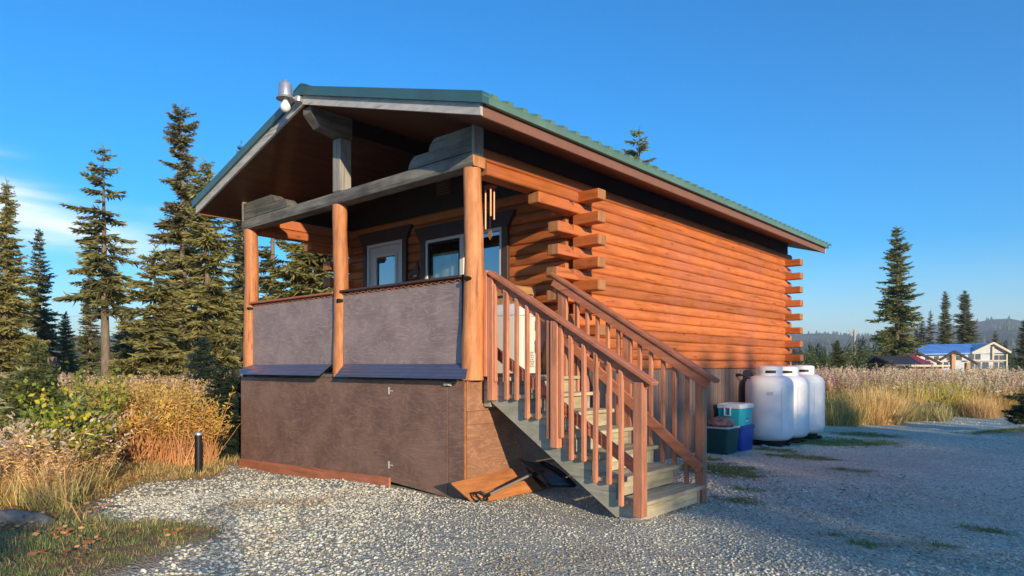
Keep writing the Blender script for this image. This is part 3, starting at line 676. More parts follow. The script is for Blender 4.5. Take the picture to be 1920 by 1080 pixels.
for a, b_, c_, d_ in ((x0 + .046, x0 + .085, z0_ + .046, z1_ - .046), (xm - .075, xm - .041, z0_ + .046, z1_ - .046), (x0 + .085, xm - .075, z1_ - .085, z1_ - .046)): k.box(a, b_, 1.67, 1.695, c_, d_)
k.build('screen_frame', M['dark'], win)
curtain(x0 + .06, xm - .02, z0_, z1_ - .20, 1.74, M['curtg'], 'window_curtain', win); curtain(xm + .03, x1 - .04, z0_, z1_ - .40, 1.74, M['curtain'], 'window_curtain', win)
k = MB(); k.box(-4.5, -.2, 2.6, 2.62, 1.3, 3.6); k.build('dark_interior_sheet', M['dark'], cabin)  # black sheet standing for the dark of the unlit room behind the glass
# gable vent
k = MB(); k.box(-2.46, -2.14, 1.70, 1.722, 3.86, 4.10)
for i in range(6): k.beam((-2.44, 1.69, 3.885 + i * .036), (-2.16, 1.69, 3.885 + i * .036), .03, .006, (0, -.6, 1), 1)
k.build('gable_vent', [M['trim'], M['fascia']], cabin)

# ------------------------------------------------------------------ porch staircase
st = thing('staircase', 'wooden steps with cedar railings and weathered grey treads climbing to the porch deck', 'stairs', (1.0, .7, 0))
TR = [(.13, .445, 1.262), (.315, .640, 1.085), (.587, .905, .908), (.866, 1.172, .730), (1.127, 1.441, .553), (1.40, 1.70, .375), (1.668, 1.955, .200)]
YL, YRR = .10, 1.27
for y0 in (.125, 1.20):
    k = MB(); top = [(.115, 1.225)]
    for i, (a, b_, z) in enumerate(TR):
        top += [(b_ - .045, z - .04), (b_ - .045, (TR[i + 1][2] - .04) if i < 6 else .02)]
    pts = [(.115, 1.015)] + [(1.66, .035), (1.70, .0)] + [(1.91, .0)] + list(reversed(top))
    pts = [(p, max(q, -.05)) for p, q in pts]
    k.extrude(pts, 'y', y0, y0 + .04); k.build('stringer', M['stringer'], st)
for i, (a, b_, z) in enumerate(TR):
    k = MB(); k.box(a + .07 if i else .115, b_, YL if i else .13, YRR, z - .038, z) if i == 0 else (k.box(a, a + .14, YL, YRR, z - .038, z), k.box(a + .147, b_, YL, YRR, z - .038, z + .001))
    if i == 0: k.box(.14, .24, YL - .02, .128, z - .042, z - .002); k.box(.36, .44, YL - .02, .128, z - .04, z)
    k.build('tread', M['tread'], st, bevel=.006)
    k = MB(); zb = TR[i + 1][2] if i < 6 else .03
    k.box(b_ - .075, b_ - .05, .168, 1.198, zb + .003, z - .041); k.build('riser', M['tread'], st)
SLP = (2.32 - 1.195) / (2.05 - .17)
def hr(x, z0=2.335): return z0 - (x - .17) * (z0 - 1.235) / 1.88
for side, ys, yo, yi, yb in (('l', .085, .055, .115, .165), ('r', 1.285, 1.25, 1.22, 1.20)):
    zt = 2.335 if side == 'l' else 2.375
    x0 = .17 if side == 'l' else .03
    k = MB(); k.beam((x0, ys, hr(x0, zt)), (2.07, ys, hr(2.07, zt)), .11, .036, mat=0); k.build('handrail', M['rail_x'], st, bevel=.006)
    k = MB(); yap = .10 if side == 'l' else 1.265
    k.beam((x0 + .03, yap, hr(x0 + .03, zt) - .075), (1.99, yap, hr(1.99, zt) - .075), .036, .105, mat=0); k.build('rail_apron', M['rail_x'], st, bevel=.004)
    k = MB(); yl = .19 if side == 'l' else 1.235; z_a, z_b = (1.53, .45) if side == 'l' else (1.80, .355)
    k.beam((.12 if side == 'l' else .1, yl, z_a), (1.87 if side == 'l' else 1.93, yl, z_b), .036, .10, mat=0); k.build('lower_rail', M['rail_x'], st, bevel=.004)
    y0b, y1b = (.060, .098) if side == 'l' else (1.272, 1.31)
    bal = []
    for i, (a, b_, z) in enumerate(TR):
        for fx in ((.075, .215) if i else (.10, .24)): bal.append((a + fx, z))
    for x, z in bal:
        if side == 'l' and (abs(x - 1.055) < .09 or x > 1.85): continue
        if side == 'r' and x > 1.84: continue
        zz = hr(x, zt) - .045; k = MB(); zb = z - .05; x += random.uniform(-.006, .006); tx = random.uniform(-.008, .008)
        k.add([(x - .019, y0b, zb), (x + .019, y0b, zb), (x + .019, y1b, zb), (x - .019, y1b, zb), (x - .019 + tx, y0b, zz - .03), (x + .019 + tx, y0b, zz - .055), (x + .019 + tx, y1b, zz - .02), (x - .019 + tx, y1b, zz)],
              [(0, 3, 2, 1), (4, 5, 6, 7), (0, 1, 5, 4), (1, 2, 6, 5), (2, 3, 7, 6), (3, 0, 4, 7)]); k.build('baluster', M['rail_z'], st, bevel=.003)
def newel(x0, x1, y0, y1, z0, z1, m='rail_z'):
    k = MB(); k.box(x0, x1, y0, y1, z0, z1); k.build('newel_post', M[m], st, bevel=.005)
newel(.148, .225, .05, .125, 1.02, 2.29); newel(.975, 1.06, .045, .124, .60, 1.80); newel(1.065, 1.105, .06, .098, .70, 1.76); newel(1.885, 1.975, .035, .122, .085, 1.235)
newel(.115, .20, 1.272, 1.35, .9, 2.30); newel(1.0, 1.085, 1.272, 1.35, .45, 1.80); newel(1.845, 1.93, 1.272, 1.36, .0, 1.215)
k = MB(); k.box(.102, .146, .04, .125, 1.265, 2.36); k.build('post_board', M['rail_z'], st, bevel=.004)
for y0 in (.125, 1.2):
    k = MB(); k.box(1.70, 1.99, y0 - .02, y0 + .07, -.03, .045 if y0 < 1 else .02); k.build('footing_block', M['stringer'], st, bevel=.006)

# ------------------------------------------------------------------ things about the cabin
lamp = thing('yard_lamp', 'galvanised cup shaped yard lamp with a white bulb on the gable peak', 'lamp', (-2.47, -.72, 4.47))
k = MB(); k.lathe([(q * .8, .03 + z * .86) for q, z in ((.0, .36), (.03, .36), (.035, .34), (.05, .325), (.085, .315), (.095, .30), (.105, .13), (.135, .105), (.137, .095), (.10, .10), (.06, .12), (0, .12))], (-2.47, -.72, 4.47), 24); k.build('lamp_housing', M['steel'], lamp, smooth=40)
k = MB(); k.lathe([(0, .12), (.025, .115), (.03, .07), (.055, .03), (.062, 0), (.05, -.035), (.025, -.055), (0, -.06)], (-2.47, -.72, 4.485), 20); k.build('bulb', M['bulb'], lamp, smooth=60)
k = MB(); k.tube([(-2.44, -.68, 4.60), (-2.40, -.60, 4.60), (-2.37, -.57, 4.585)], .022, 10); k.lathe([(0, .035), (.045, .03), (.05, 0), (.045, -.03), (0, -.035)], (-2.38, -.60, 4.59), 14); k.build('lamp_bracket', M['steel'], lamp, smooth=50)
wc = thing('wind_chime', 'wind chime with three pale tubes hanging from a red disc beside the corner post', 'wind chime', (-.19, .45, 3.36))
k = MB(); k.lathe([(0, .012), (.06, .010), (.078, 0), (.075, -.012), (0, -.014)], (-.19, .45, 3.36), 20); k.build('disc', M['red'], wc, smooth=50)
for a, l in ((200, .44), (320, .31), (80, .33)):
    x, y = -.19 + .055 * math.cos(R(a)), .45 + .055 * math.sin(R(a)); k = MB(); k.tube([(x, y, 3.33), (x, y, 3.33 - l)], .012, 10); k.build('chime_tube', M['brass'], wc, smooth=50)
k = MB(); k.tube([(-.19, .45, 3.35), (-.19, .45, 2.86)], .002, 5); k.lathe([(0, .01), (.02, .008), (.02, -.008), (0, -.01)], (-.19, .45, 3.12), 12)
for a in (0, 120, 240): k.tube([(-.19 + .06 * math.cos(R(a)), .45 + .06 * math.sin(R(a)), 3.365), (-.19, .45, 3.47)], .0025, 5)
k.tube([(-.19, .45, 3.47), (-.19, .45, 3.905)], .0025, 5); k.build('cord', M['black'], wc)
k = MB(); k.extrude([(-.225, 2.82), (-.19, 2.77), (-.155, 2.82), (-.17, 2.87), (-.21, 2.87)], 'y', .447, .453); k.build('sail', M['log_end'], wc)
# cut-out plaque between door and window
k = MB(); cx, cz = -2.93, 2.83
pts = [(-.115, -.085), (-.06, -.055), (-.03, -.075), (.02, -.11), (.07, -.10), (.095, -.06), (.085, .0), (.075, .06), (.05, .10), (.035, .075), (.03, .045), (.0, .04), (-.02, .02), (-.06, .01), (-.05, -.03), (-.10, -.05)]
k.extrude([(cx + a * 1.0, cz + b_ * 1.25) for a, b_ in pts], 'y', 1.672, 1.684); sg = k.build('wall_plaque', M['trim'], None)
tag(sg, 'dark jagged cut-out plaque with a small white plate, hung between door and window', 'plaque')
k = MB(); k.box(cx + .0, cx + .055, 1.662, 1.6715, cz - .105, cz - .085); k.build('name_plate', M['white'], sg)
# white appliance on the deck and cardboard box on it
ap = thing('white_appliance', 'white appliance with fine black print standing on the deck behind the stair railing', 'appliance', (-.65, 1.36, 1.27))
k = MB(); k.loft([(-.65, 1.36, 1.285, .60, .60, .03), (-.65, 1.36, 1.98, .60, .60, .03)]); bd = k.build('body', M['appl'], ap, smooth=40)
k = MB(); k.loft([(-.65, 1.36, 1.985, .61, .61, .03), (-.65, 1.36, 2.09, .61, .61, .03), (-.65, 1.36, 2.12, .56, .56, .05)]); k.build('lid', M['coolw'], ap, smooth=40)
k = MB()
for c0 in (1.24, 1.46):
    for r_ in range(9):
        x = c0
        while x < c0 + .15:
            l = random.uniform(.008, .03); k.box(-.3495, -.3478, x, x + l, 1.36 + r_ * .022, 1.36 + r_ * .022 + .010); x += l + random.uniform(.006, .014)
k.build('printed_text', M['tape'], bd)
k = MB()
for y in (1.14, 1.20): k.box(-.3497, -.3480, y, y + .006, 1.32, 1.96)
k.build('seam', M['lid'], bd)
for a in (-.92, -.38):
    for b_ in (1.10, 1.62):
        k = MB(); k.lathe([(.02, 0), (.02, .016), (0, .016)], (a, b_, 1.27), 10); k.build('foot', M['black'], ap)
cb = thing('cardboard_box', 'brown cardboard box resting on top of the white appliance', 'box', (-.60, 1.3, 2.121))
k = MB(); k.box(-.86, -.40, 1.10, 1.50, 2.121, 2.34); k.build('carton', M['card'], cb, bevel=.004)
k = MB(); k.box(-.84, -.42, 1.0985, 1.0995, 2.20, 2.235); k.box(-.3995, -.3985, 1.15, 1.27, 2.15, 2.17); k.box(-.3995, -.3985, 1.36, 1.44, 2.24, 2.26); k.build('print', M['tape'], cb)
for a, b_ in ((-.86, -.635), (-.625, -.40)):
    k = MB(); k.beam((a, 1.30, 2.343), (b_, 1.30, 2.343), .398, .004); k.build('flap', M['card'], cb)
k = MB(); k.loft([(-.35, 1.62, 1.272, .12, .10, .04), (-.33, 1.60, 1.45, .15, .12, .05), (-.34, 1.62, 1.62, .10, .08, .03), (-.35, 1.63, 1.68, .03, .03, .01)]); o = k.build('paper_sack', M['card'], None, smooth=60)
tag(o, 'tan sack slumped on the deck to the right of the white appliance', 'sack')
# planks leaning low against the corner skirt
def plank(y0, y1, xb, zt, lean, h, label):
    yb0 = hz(xb, y0); k = MB()
    k.add([(xb + lean, y0 + .12, hz(xb + lean, y0) + .0), (xb + lean, y1, hz(xb + lean, y1) + .01), (xb, y1 - .06, h + .05), (xb, y0, h), (xb + lean + .02, y0 + .12, hz(xb + lean, y0) + .012), (xb + lean + .02, y1, hz(xb + lean, y1) + .022), (xb + .012, y1 - .06, h + .068), (xb + .012, y0, h + .018)],
          [(0, 1, 2, 3), (4, 7, 6, 5), (0, 4, 5, 1), (3, 2, 6, 7), (0, 3, 7, 4), (1, 5, 6, 2)]); o = k.build('wood_plank', M['plank'], None, bevel=.003)
    return tag(o, label, 'plank', 'loose planks lying at the foot of the corner skirt')
plank(-.36, .80, .04, .2, .16, .20, 'upper bright orange plank leaning on the brown skirt beneath the shovel handle')
plank(-.22, .74, .22, .2, .09, .085, 'narrow orange plank edge showing below the wider plank at the cabin corner')
plank(.82, 1.62, .05, .2, .2, .21, 'reddish plank in the shade of the stairs behind the shovel blade')
# snow shovel
sv = thing('snow_shovel', 'black snow shovel with grey shaft lying across the planks below the stairs', 'shovel', (.42, .75, .05))
k = MB(); a = Vector((.34, -.12, .10)); b_ = Vector((.36, .55, .235)); k.tube([a, b_], .014, 10); k.build('shaft', M['shaft'], sv, smooth=50)
k = MB(); k.tube([a, a + Vector((0, -.05, -.01))], .02, 8)
loop = [a + Vector((dx, dy, dz)) for dx, dy, dz in ((0, -.04, 0), (-.045, -.075, .03), (-.05, -.15, .03), (0.0, -.165, .0), (.05, -.15, -.03), (.045, -.075, -.03), (0, -.04, 0))]
k.tube(loop, .013, 8); k.build('grip', M['black'], sv, smooth=50)
k = MB(); n = 9; vs = []; fs = []
for i in range(n):       # curved blade, its wide edge towards the ground
    s = i / (n - 1); cx_ = .36 + .24 * (s - .5) * 1.2; cz_ = .33 - .27 * s; bow = .06 * math.sin(math.pi * s)
    for j, t_ in enumerate((-1, -.92, 0, .92, 1)):
        wv = .20 + .035 * s; vs.append((cx_ + bow * .2 + (.03 if abs(t_) > .95 else 0), .74 + t_ * wv + (s - .5) * .22 + .0, cz_ + .0 + (.03 if abs(t_) > .95 else 0) + bow * .6 - t_ * .035))
for i in range(n - 1):
    for j in range(4): fs.append((i * 5 + j, i * 5 + j + 1, (i + 1) * 5 + j + 1, (i + 1) * 5 + j))
k.add(vs, fs, 0, .5); bl = k.build('blade', M['blade'], sv, smooth=50); so = bl.modifiers.new('solid', 'SOLIDIFY'); so.thickness = .006
k = MB(); k.beam(b_ - Vector((0, .05, .01)), b_ + Vector((.02, .14, .0)), .04, .04); k.build('socket', M['black'], sv, bevel=.008)
# plastic totes, cooler, sack
def tote(name, label, cat, cx_, cy_, z0_, w_, d_, h_, m, lidm, rim=.03):
    o = thing(name, label, cat, (cx_, cy_, z0_)); k = MB()
    k.loft([(cx_, cy_, z0_, w_ * .84, d_ * .84, .03), (cx_, cy_, z0_ + .01, w_ * .86, d_ * .86, .04), (cx_, cy_, z0_ + h_ - .05, w_ * .95, d_ * .95, .045), (cx_, cy_, z0_ + h_ - .045, w_ * .985, d_ * .985, .045), (cx_, cy_, z0_ + h_ - .02, w_ * .985, d_ * .985, .045)])
    for sy in (-1, 1):
        for q in (-.28, .28): k.box(cx_ + q * w_ - .03, cx_ + q * w_ + .03, *(sorted((cy_ + sy * d_ * .42, cy_ + sy * d_ * .468))), z0_ + .05, z0_ + h_ - .06)
    k.build('tub', m, o, smooth=35, bevel=.004)
    k = MB(); k.loft([(cx_, cy_, z0_ + h_ - .018, w_ * 1.01, d_ * 1.01, .05), (cx_, cy_, z0_ + h_, w_ * 1.02, d_ * 1.02, .05), (cx_, cy_, z0_ + h_ + .008, w_ * .97, d_ * .97, .05), (cx_, cy_, z0_ + h_ - .0, w_ * .93, d_ * .93, .05)]); k.build('lid', lidm, o, smooth=35)
    return o
gz = hz(.35, 5.2)
tote('storage_tote', 'dark green storage tote with a pale lid, nearest the stairs', 'tote', .345, 5.18, gz, .46, .50, .41, M['tgreen'], M['lid'])
tote('storage_tote', 'blue storage tote standing beneath the turquoise cooler', 'tote', .39, 5.72, hz(.4, 5.7), .40, .54, .40, M['tblue'], M['tblue'])
cz0 = hz(.4, 5.7) + .41
co = thing('cooler', 'turquoise cooler with white lid and white handle on the blue tote', 'cooler', (.36, 5.72, cz0)); k = MB()
k.loft([(.36, 5.72, cz0, .36, .50, .03), (.36, 5.72, cz0 + .28, .39, .53, .03)]); k.build('body', M['teal'], co, smooth=35)
k = MB(); k.loft([(.36, 5.72, cz0 + .282, .41, .55, .03), (.36, 5.72, cz0 + .34, .41, .55, .03), (.36, 5.72, cz0 + .355, .36, .50, .03), (.36, 5.72, cz0 + .345, .30, .44, .03)]); k.build('lid', M['coolw'], co, smooth=35)
k = MB(); yy = 5.72 - .265
for a, b_, c_, d_ in ((.29, .305, .16, .30), (.385, .40, .16, .30), (.305, .385, .285, .30), (.305, .385, .16, .175)): k.box(a, b_, yy - .028, yy - .002, cz0 + c_, cz0 + d_)
k.build('handle', M['coolw'], co, bevel=.004)
k = MB(); k.box(.5475, .5490, 5.68, 5.80, cz0 + .10, cz0 + .115); k.box(.5475, .5490, 5.70, 5.78, cz0 + .06, cz0 + .085, 1); k.build('maker_mark', [M['tblue'], M['lid']], co)
k = MB(); vs = []; 
k.lathe([(.0, .0), (.16, .0), (.185, .03), (.17, .075), (.12, .115), (.05, .135), (0, .135)], (.345, 5.18, gz + .42), 26)
k.v = [(.345 + (x - .345) * 1.18, 5.18 + (y - 5.18) * 1.1, z) for x, y, z in k.v]
k.v = [(x + .012 * math.sin(z * 60 + y * 40), y * 1 + .015 * math.sin(x * 47 + z * 30), z + .010 * math.sin(x * 63 + y * 51)) for x, y, z in k.v]
M['sackm'] = plain('netted_sack', (.42, .22, .15), .8, 0, 12, .6); o = k.build('produce_sack', M['sackm'], None, smooth=60); tag(o, 'lumpy pinkish tan sack lying on the lid of the green tote', 'sack')
# propane tanks
for i, (yt, lb) in enumerate(((6.74, 'nearest of the three white propane tanks, fully in view beside the cooler'), (7.46, 'middle white propane tank, half hidden between the other two'), (8.24, 'farthest white propane tank, by the back corner of the cabin'))):
    c = (.53 + .03 * i, yt, hz(.53, yt) + .075); o = thing('propane_tank', lb, 'propane tank', c, 0, 'white propane tanks lined up along the side wall')
    k = MB(); r = .395
    k.lathe([(0, .02), (.2, .02), (.31, .03), (.36, .06), (r, .13), (r, .3), (r, .5), (r, .7), (r, .95), (.388, 1.01), (.36, 1.065), (.31, 1.105), (.24, 1.13), (.15, 1.14), (0, 1.142)], c, 40); k.build('tank_body', M['tank'], o, smooth=40)
    k = MB(); k.lathe([(.215, 1.09), (.22, 1.26), (.21, 1.285), (.16, 1.30), (.06, 1.305), (0, 1.305)], c, 32); col_ = k.build('collar', M['tank'], o, smooth=50)
    for ang in (-62, 118):
        k = MB(); n = 6
        for q in range(n):
            a0, a1 = R(ang - 22 + q * 44 / n), R(ang - 22 + (q + 1) * 44 / n)
            vs = [(c[0] + rr * math.cos(aa), c[1] + rr * math.sin(aa), c[2] + zz) for zz in (1.175, 1.22) for rr in (.212, .2225) for aa in (a0, a1)]
            k.add(vs, [(0, 1, 3, 2), (4, 6, 7, 5), (2, 3, 7, 6), (0, 4, 5, 1)])
        k.build('handle_slot', M['black'], col_)
    for ang in (-100, -28, 10, 62, 150):
        k = MB(); aa = R(ang); k.tube([(c[0] + .214 * math.cos(aa), c[1] + .214 * math.sin(aa), c[2] + 1.20), (c[0] + .226 * math.cos(aa), c[1] + .226 * math.sin(aa), c[2] + 1.20)], .010, 8); k.build('rivet', M['zinc'], col_)
    k = MB(); aa = R(-40); k.tube([(c[0] + .398 * math.cos(aa), c[1] + .398 * math.sin(aa), c[2] + .16), (c[0] + .398 * math.cos(aa), c[1] + .398 * math.sin(aa), c[2] + .93)], .0045, 5); k.build('weld_seam', M['tank'], o)
    k = MB(); n = 5
    for q in range(n):
        a0, a1 = R(-75 + q * 3), R(-72 + q * 3); k.add([(c[0] + .3965 * math.cos(a_), c[1] + .3965 * math.sin(a_), c[2] + z_) for z_ in (.80, .86) for a_ in (a0, a1)], [(0, 1, 3, 2)], 0, .5)
    k.build('sticker', M['lid'], o)
    k = MB(); k.lathe([(.27, -.03), (.27, .035), (.25, .035)], c, 24); k.build('foot_ring', M['pad'], o)
    k = MB(); k.box(c[0] - .3, c[0] + .3, c[1] - .22, c[1] - .08, c[2] - .09, c[2] - .03); k.box(c[0] - .3, c[0] + .3, c[1] + .08, c[1] + .22, c[2] - .09, c[2] - .03); k.build('support_block', M['pad'], o, bevel=.01)
k = MB(); k.tube([(.085, 6.42, 1.21), (.16, 6.42, 1.215), (.22, 6.43, 1.20), (.32, 6.5, 1.14)], .016, 8); k.box(.08, .15, 6.39, 6.45, 1.19, 1.24); o = k.build('gas_hose', M['black'], None, smooth=50); tag(o, 'short black hose bending out of the siding behind the nearest tank', 'hose')
# steel pipe stub, stump, driftwood
p = ground_at(372, 9.2); k = MB(); k.tube([p - Vector((0, 0, .05)), p + Vector((.0, 0, .57))], .048, 14); o = k.build('pipe_marker', M['black'], None, smooth=50); tag(o, 'short dark pipe with a bright cap standing at the grass edge', 'pipe')
k = MB(); k.lathe([(0, .02), (.04, .018), (.053, 0), (.051, -.02)], p + Vector((0, 0, .58)), 14); k.build('pipe_cap', M['steel'], o, smooth=50)
k = MB(); a = Vector((-2.12, -3.5, .03)); k.tube([a + Vector((-.25, -.12, .0)), a + Vector((0, 0, .03)), a + Vector((.35, .16, .03)), a + Vector((.42, .2, .02))], [.085, .09, .075, .05], 10); o = k.build('driftwood', M['grey_x'], None, smooth=40); tag(o, 'grey weathered log lying in the grass at the bottom left corner', 'log')
k = MB(); p = ground_at(95, 9.5); k.tube([p - Vector((0, 0, .1)), p + Vector((.02, 0, .8)), p + Vector((.0, .02, 1.62))], [.09, .075, .06], 10); o = k.build('dead_snag', M['bark'], None, smooth=50); tag(o, 'short bare broken trunk standing above the bushes on the left', 'dead trunk')

# ------------------------------------------------------------------ plants
def blade_quads(P0, D, W, L, bend, segs=2):
    """numpy arrays of bent blades -> V,F ; P0,D,W (n,3), L,bend (n)"""
    n = len(P0); s = np.linspace(0, 1, segs + 1); V = []
    for i, t in enumerate(s):
        c = P0 + D * (L * t)[:, None]; c = c.copy(); c[:, 2] -= bend * L * t * t
        w = W * (1 - .85 * t ** 1.5); V.append(np.stack([c - w, c + w], 1))
    V = np.concatenate(V, 1).reshape(n, -1, 3)      # n, 2*(segs+1), 3
    F = []; m = 2 * (segs + 1)
    for i in range(segs): F.append([2 * i, 2 * i + 1, 2 * i + 3, 2 * i + 2])
    F = np.array(F)[None] + (np.arange(n) * m)[:, None, None]
    return V.reshape(-1, 3), F.reshape(-1, 4)
def unit(v): return v / (np.linalg.norm(v, axis=1, keepdims=True) + 1e-9)
def needle_arrays(P, D, L, w, r, jitter=.35):
    n = len(P); D = unit(D + r.normal(0, jitter, (n, 3)) * np.array([1, 1, .6])); side = unit(np.cross(D, r.normal(0, 1, (n, 3)) * 1.1 + np.array([0, 0, .6])))
    Wd = side * w[:, None] * .5
    tip = P + D * L[:, None]; mid = P + D * (L * .45)[:, None]
    V = np.stack([P - Wd * .35, mid - Wd, tip - Wd * .12, tip + Wd * .12, mid + Wd, P + Wd * .35], 1)
    F = np.array([[0, 1, 4, 5], [1, 2, 3, 4]])[None] + (np.arange(n) * 6)[:, None, None]
    return V.reshape(-1, 3), F.reshape(-1, 4)
def spruce_mesh(H, CR, clear, dens=1.0, seed=0, green=(.085, .105, .035), green2=(.035, .055, .022), fine=1.0, top=1.0, profile=.8, gap=0.0, dead=.5, wm=.062):
    """crown arrays and trunk MB in local coordinates (base at 0)"""
    r = np.random.default_rng(seed); z = clear * H; Ps, Ds, Ls, Ws, Cs = [], [], [], [], []; tr = MB()
    bendx, bendy = r.normal(0, .012, 2)
    def ax(z): return np.array([bendx * z + .03 * math.sin(z * .5 + seed), bendy * z + .03 * math.cos(z * .43 + seed), z])
    nt_ = 12; tr.tube([ax(H * i / nt_ * .97) for i in range(nt_ + 1)], [(.016 * H + .02) * (1 - i / nt_) ** .85 + .008 for i in range(nt_ + 1)], 9)
    lobes = r.uniform(.55, 1.25, (14, 8))
    while z < H * .985:
        t = (z - clear * H) / (H * (1 - clear)); env = CR * ((1 - t) ** profile) * (.55 + .45 * min(1, t * 6 + .35)) * top + .13 * min(1, H / 5)
        nb = max(3, int((7.5 + r.integers(0, 4)) * dens))
        for b in range(nb):
            az = r.uniform(0, 2 * math.pi); lob = lobes[int(t * 13.9), int(az / (2 * math.pi) * 8) % 8]
            if lob < .72 and r.random() < .25 + gap: continue
            Lb = env * lob * r.uniform(.7, 1.12); dz0 = .55 * t ** 1.5 - .12 + r.normal(0, .08)
            zz = z + r.uniform(-.12, .12); o = ax(zz); dh = np.array([math.cos(az), math.sin(az), 0]); sd_ = np.array([-dh[1], dh[0], 0])
            step = .055 / fine; ns = max(3, int(Lb / step)); s = np.linspace(.10, 1, ns) + r.uniform(-.02, .02, ns)
            droop = (.32 * (1 - t) + .10) * r.uniform(.7, 1.3)
            c = o[None] + dh[None] * (Lb * s)[:, None]; c[:, 2] += Lb * (dz0 * s - droop * s * (1 - .55 * s * s))
            # side twigs
            for sg in (-1, 1, 0, 2, -1, 1):
                tw = Lb * (.34 * (1 - s) + .12) * r.uniform(.6, 1.2, ns) + .07
                if sg in (-1, 1): D = dh[None] * r.uniform(.5, .9, (ns, 1)) + sd_[None] * sg * r.uniform(.5, 1.0, (ns, 1)) + np.array([0, 0, -.18])
                elif sg == 0: D = dh[None] * .8 + np.array([0, 0, -.55]) + r.normal(0, .2, (ns, 3)); tw = tw * .6
                else: D = dh[None] * 1 + np.array([0, 0, .25]) + r.normal(0, .25, (ns, 3)); tw = tw * .5
                tw = np.minimum(tw, min(.5, wm * (9 if wm < .05 else 6.5)))
                Ps.append(c); Ds.append(D); Ls.append(tw); Ws.append(np.clip(tw * .27, .010 if wm < .05 else .025, wm))
                mixv = np.clip(s * .7 + .22 + r.normal(0, .18, ns) + (.12 if sg == 2 else 0), 0, 1)[:, None]
                cc = np.array(green2)[None] * (1 - mixv) + np.array(green)[None] * mixv; cc = cc * r.uniform(.75, 1.3)
                br = r.random(ns) < .06 * dead; cc[br] = np.array([.15, .11, .07])
                Cs.append(cc)
            if b < 3: tr.tube([o, c[len(c) // 2], c[-1]], [.008 + .006 * Lb, .005 + .003 * Lb, .003], 4, caps=False)
        z += r.uniform(.16, .30) * (1 if H > 4 else .5) / max(dens, .5) ** .5
    # dead stubs below the crown
    for _ in range(int(14 * dead)):
        zz = r.uniform(.12, max(clear, .13)) * H; az = r.uniform(0, 6.28); l = r.uniform(.3, 1.0) * min(1, CR); o = ax(zz)
        tr.tube([o, o + np.array([math.cos(az) * l, math.sin(az) * l, -.15 * l])], [.012, .004], 4, caps=False)
    # leader
    P = np.repeat(ax(H * .95)[None], 14, 0); P[:, 2] += np.linspace(0, H * .05, 14)
    D = r.normal(0, .5, (14, 3)) + np.array([0, 0, .9]); Ps.append(P); Ds.append(D); Ls.append(np.full(14, .16)); Ws.append(np.full(14, .04)); Cs.append(np.tile(np.array(green), (14, 1)))
    P, D, L, Wd, C = (np.concatenate(a) for a in (Ps, Ds, Ls, Ws, Cs))
    V, F = needle_arrays(P, D, L, Wd, r); return V, F, np.repeat(C, 2, 0), tr
def tree(name, label, u, d, top_v, grp, rz=0, z=None, cat='spruce tree', **kw):
    p = ground_at(u, d); H = (685.3 - top_v) / FPX * d + CAM.z - p.z
    V, F, C, tr = spruce_mesh(H, **kw); t = thing(name, label, cat, p, 0, grp)
    a = np.array([p.x, p.y, p.z]); np_mesh('crown', V + a, F, C, [VEG], t)
    tr.v = [(v[0] + p.x, v[1] + p.y, v[2] + p.z) for v in tr.v]; tr.build('trunk', M['bark'], t, smooth=60, recalc=False)
    return t
def copy_tree(t, loc, rz, sc, label, grp=None, name=None):
    c = t.copy(); COL.objects.link(c); c.location = loc; c.rotation_euler = (0, 0, rz); c.scale = (sc[0], sc[0], sc[1]); c['label'] = label
    if grp: c['group'] = grp
    for ch in t.children:
        q = ch.copy(); COL.objects.link(q); q.parent = c
    return c
YG = (.44, .40, .14); YG2 = (.22, .215, .08); DG = (.27, .28, .12); DG2 = (.12, .14, .07)
GL = 'spruces standing left of the cabin'
tree('spruce_tree', 'full green spruce at the far left edge, branches right down to the ground', 8, 22, 338, GL, CR=1.04, clear=.03, dens=1.25, seed=1, green=YG, green2=YG2)
tree('spruce_tree', 'narrow dark spruce second from the left edge', 76, 28, 432, GL, CR=0.89, clear=.06, dens=1.2, seed=2, green=DG, green2=DG2)
tree('spruce_tree', 'tall spruce with a long bare lower trunk and ragged sparse crown', 203, 20, 282, GL, CR=1.04, clear=.40, dens=.72, seed=3, green=(.40, .37, .14), green2=DG2, gap=.28, profile=.62, dead=1.0)
tree('spruce_tree', 'tallest spruce, its narrow brownish crown well above the others', 343, 24, 196, GL, CR=1.04, clear=.10, dens=.95, seed=4, green=(.38, .34, .15), green2=(.15, .14, .075), gap=.12, profile=.42, dead=1.0)
tree('spruce_tree', 'broad yellow-green spruce just left of the cabin roof', 392, 22, 300, GL, CR=1.28, clear=.16, dens=1.0, seed=5, green=YG, green2=YG2, gap=.1, profile=.6)
tree('spruce_tree', 'medium yellow-green spruce with a thin bare trunk, in front of the tall ones', 282, 17.5, 462, GL, CR=0.96, clear=.26, dens=1.1, seed=6, green=YG, green2=YG2, profile=.55)
tree('spruce_tree', 'small pointed spruce between the dark one and the bare-trunk one', 168, 30, 512, GL, CR=0.77, clear=.03, dens=1.1, seed=7, green=(.19, .19, .075), green2=DG2)
tree('spruce_tree', 'little dark spruce low beside the bare-trunk spruce on its left', 128, 32, 588, GL, CR=0.62, clear=.0, dens=1.1, seed=8, green=DG, green2=DG2)
tree('spruce_tree', 'slim spruce whose tip peeps over the left roof edge', 452, 34, 266, GL, CR=1.01, clear=.2, dens=1.0, seed=9, green=(.19, .19, .075), green2=DG2)
tree('spruce_tree', 'bushy spruce seen through the porch, right of the left post', 585, 19, 330, GL, CR=1.35, clear=.08, dens=1.3, seed=10, green=YG, green2=YG2, profile=.5)
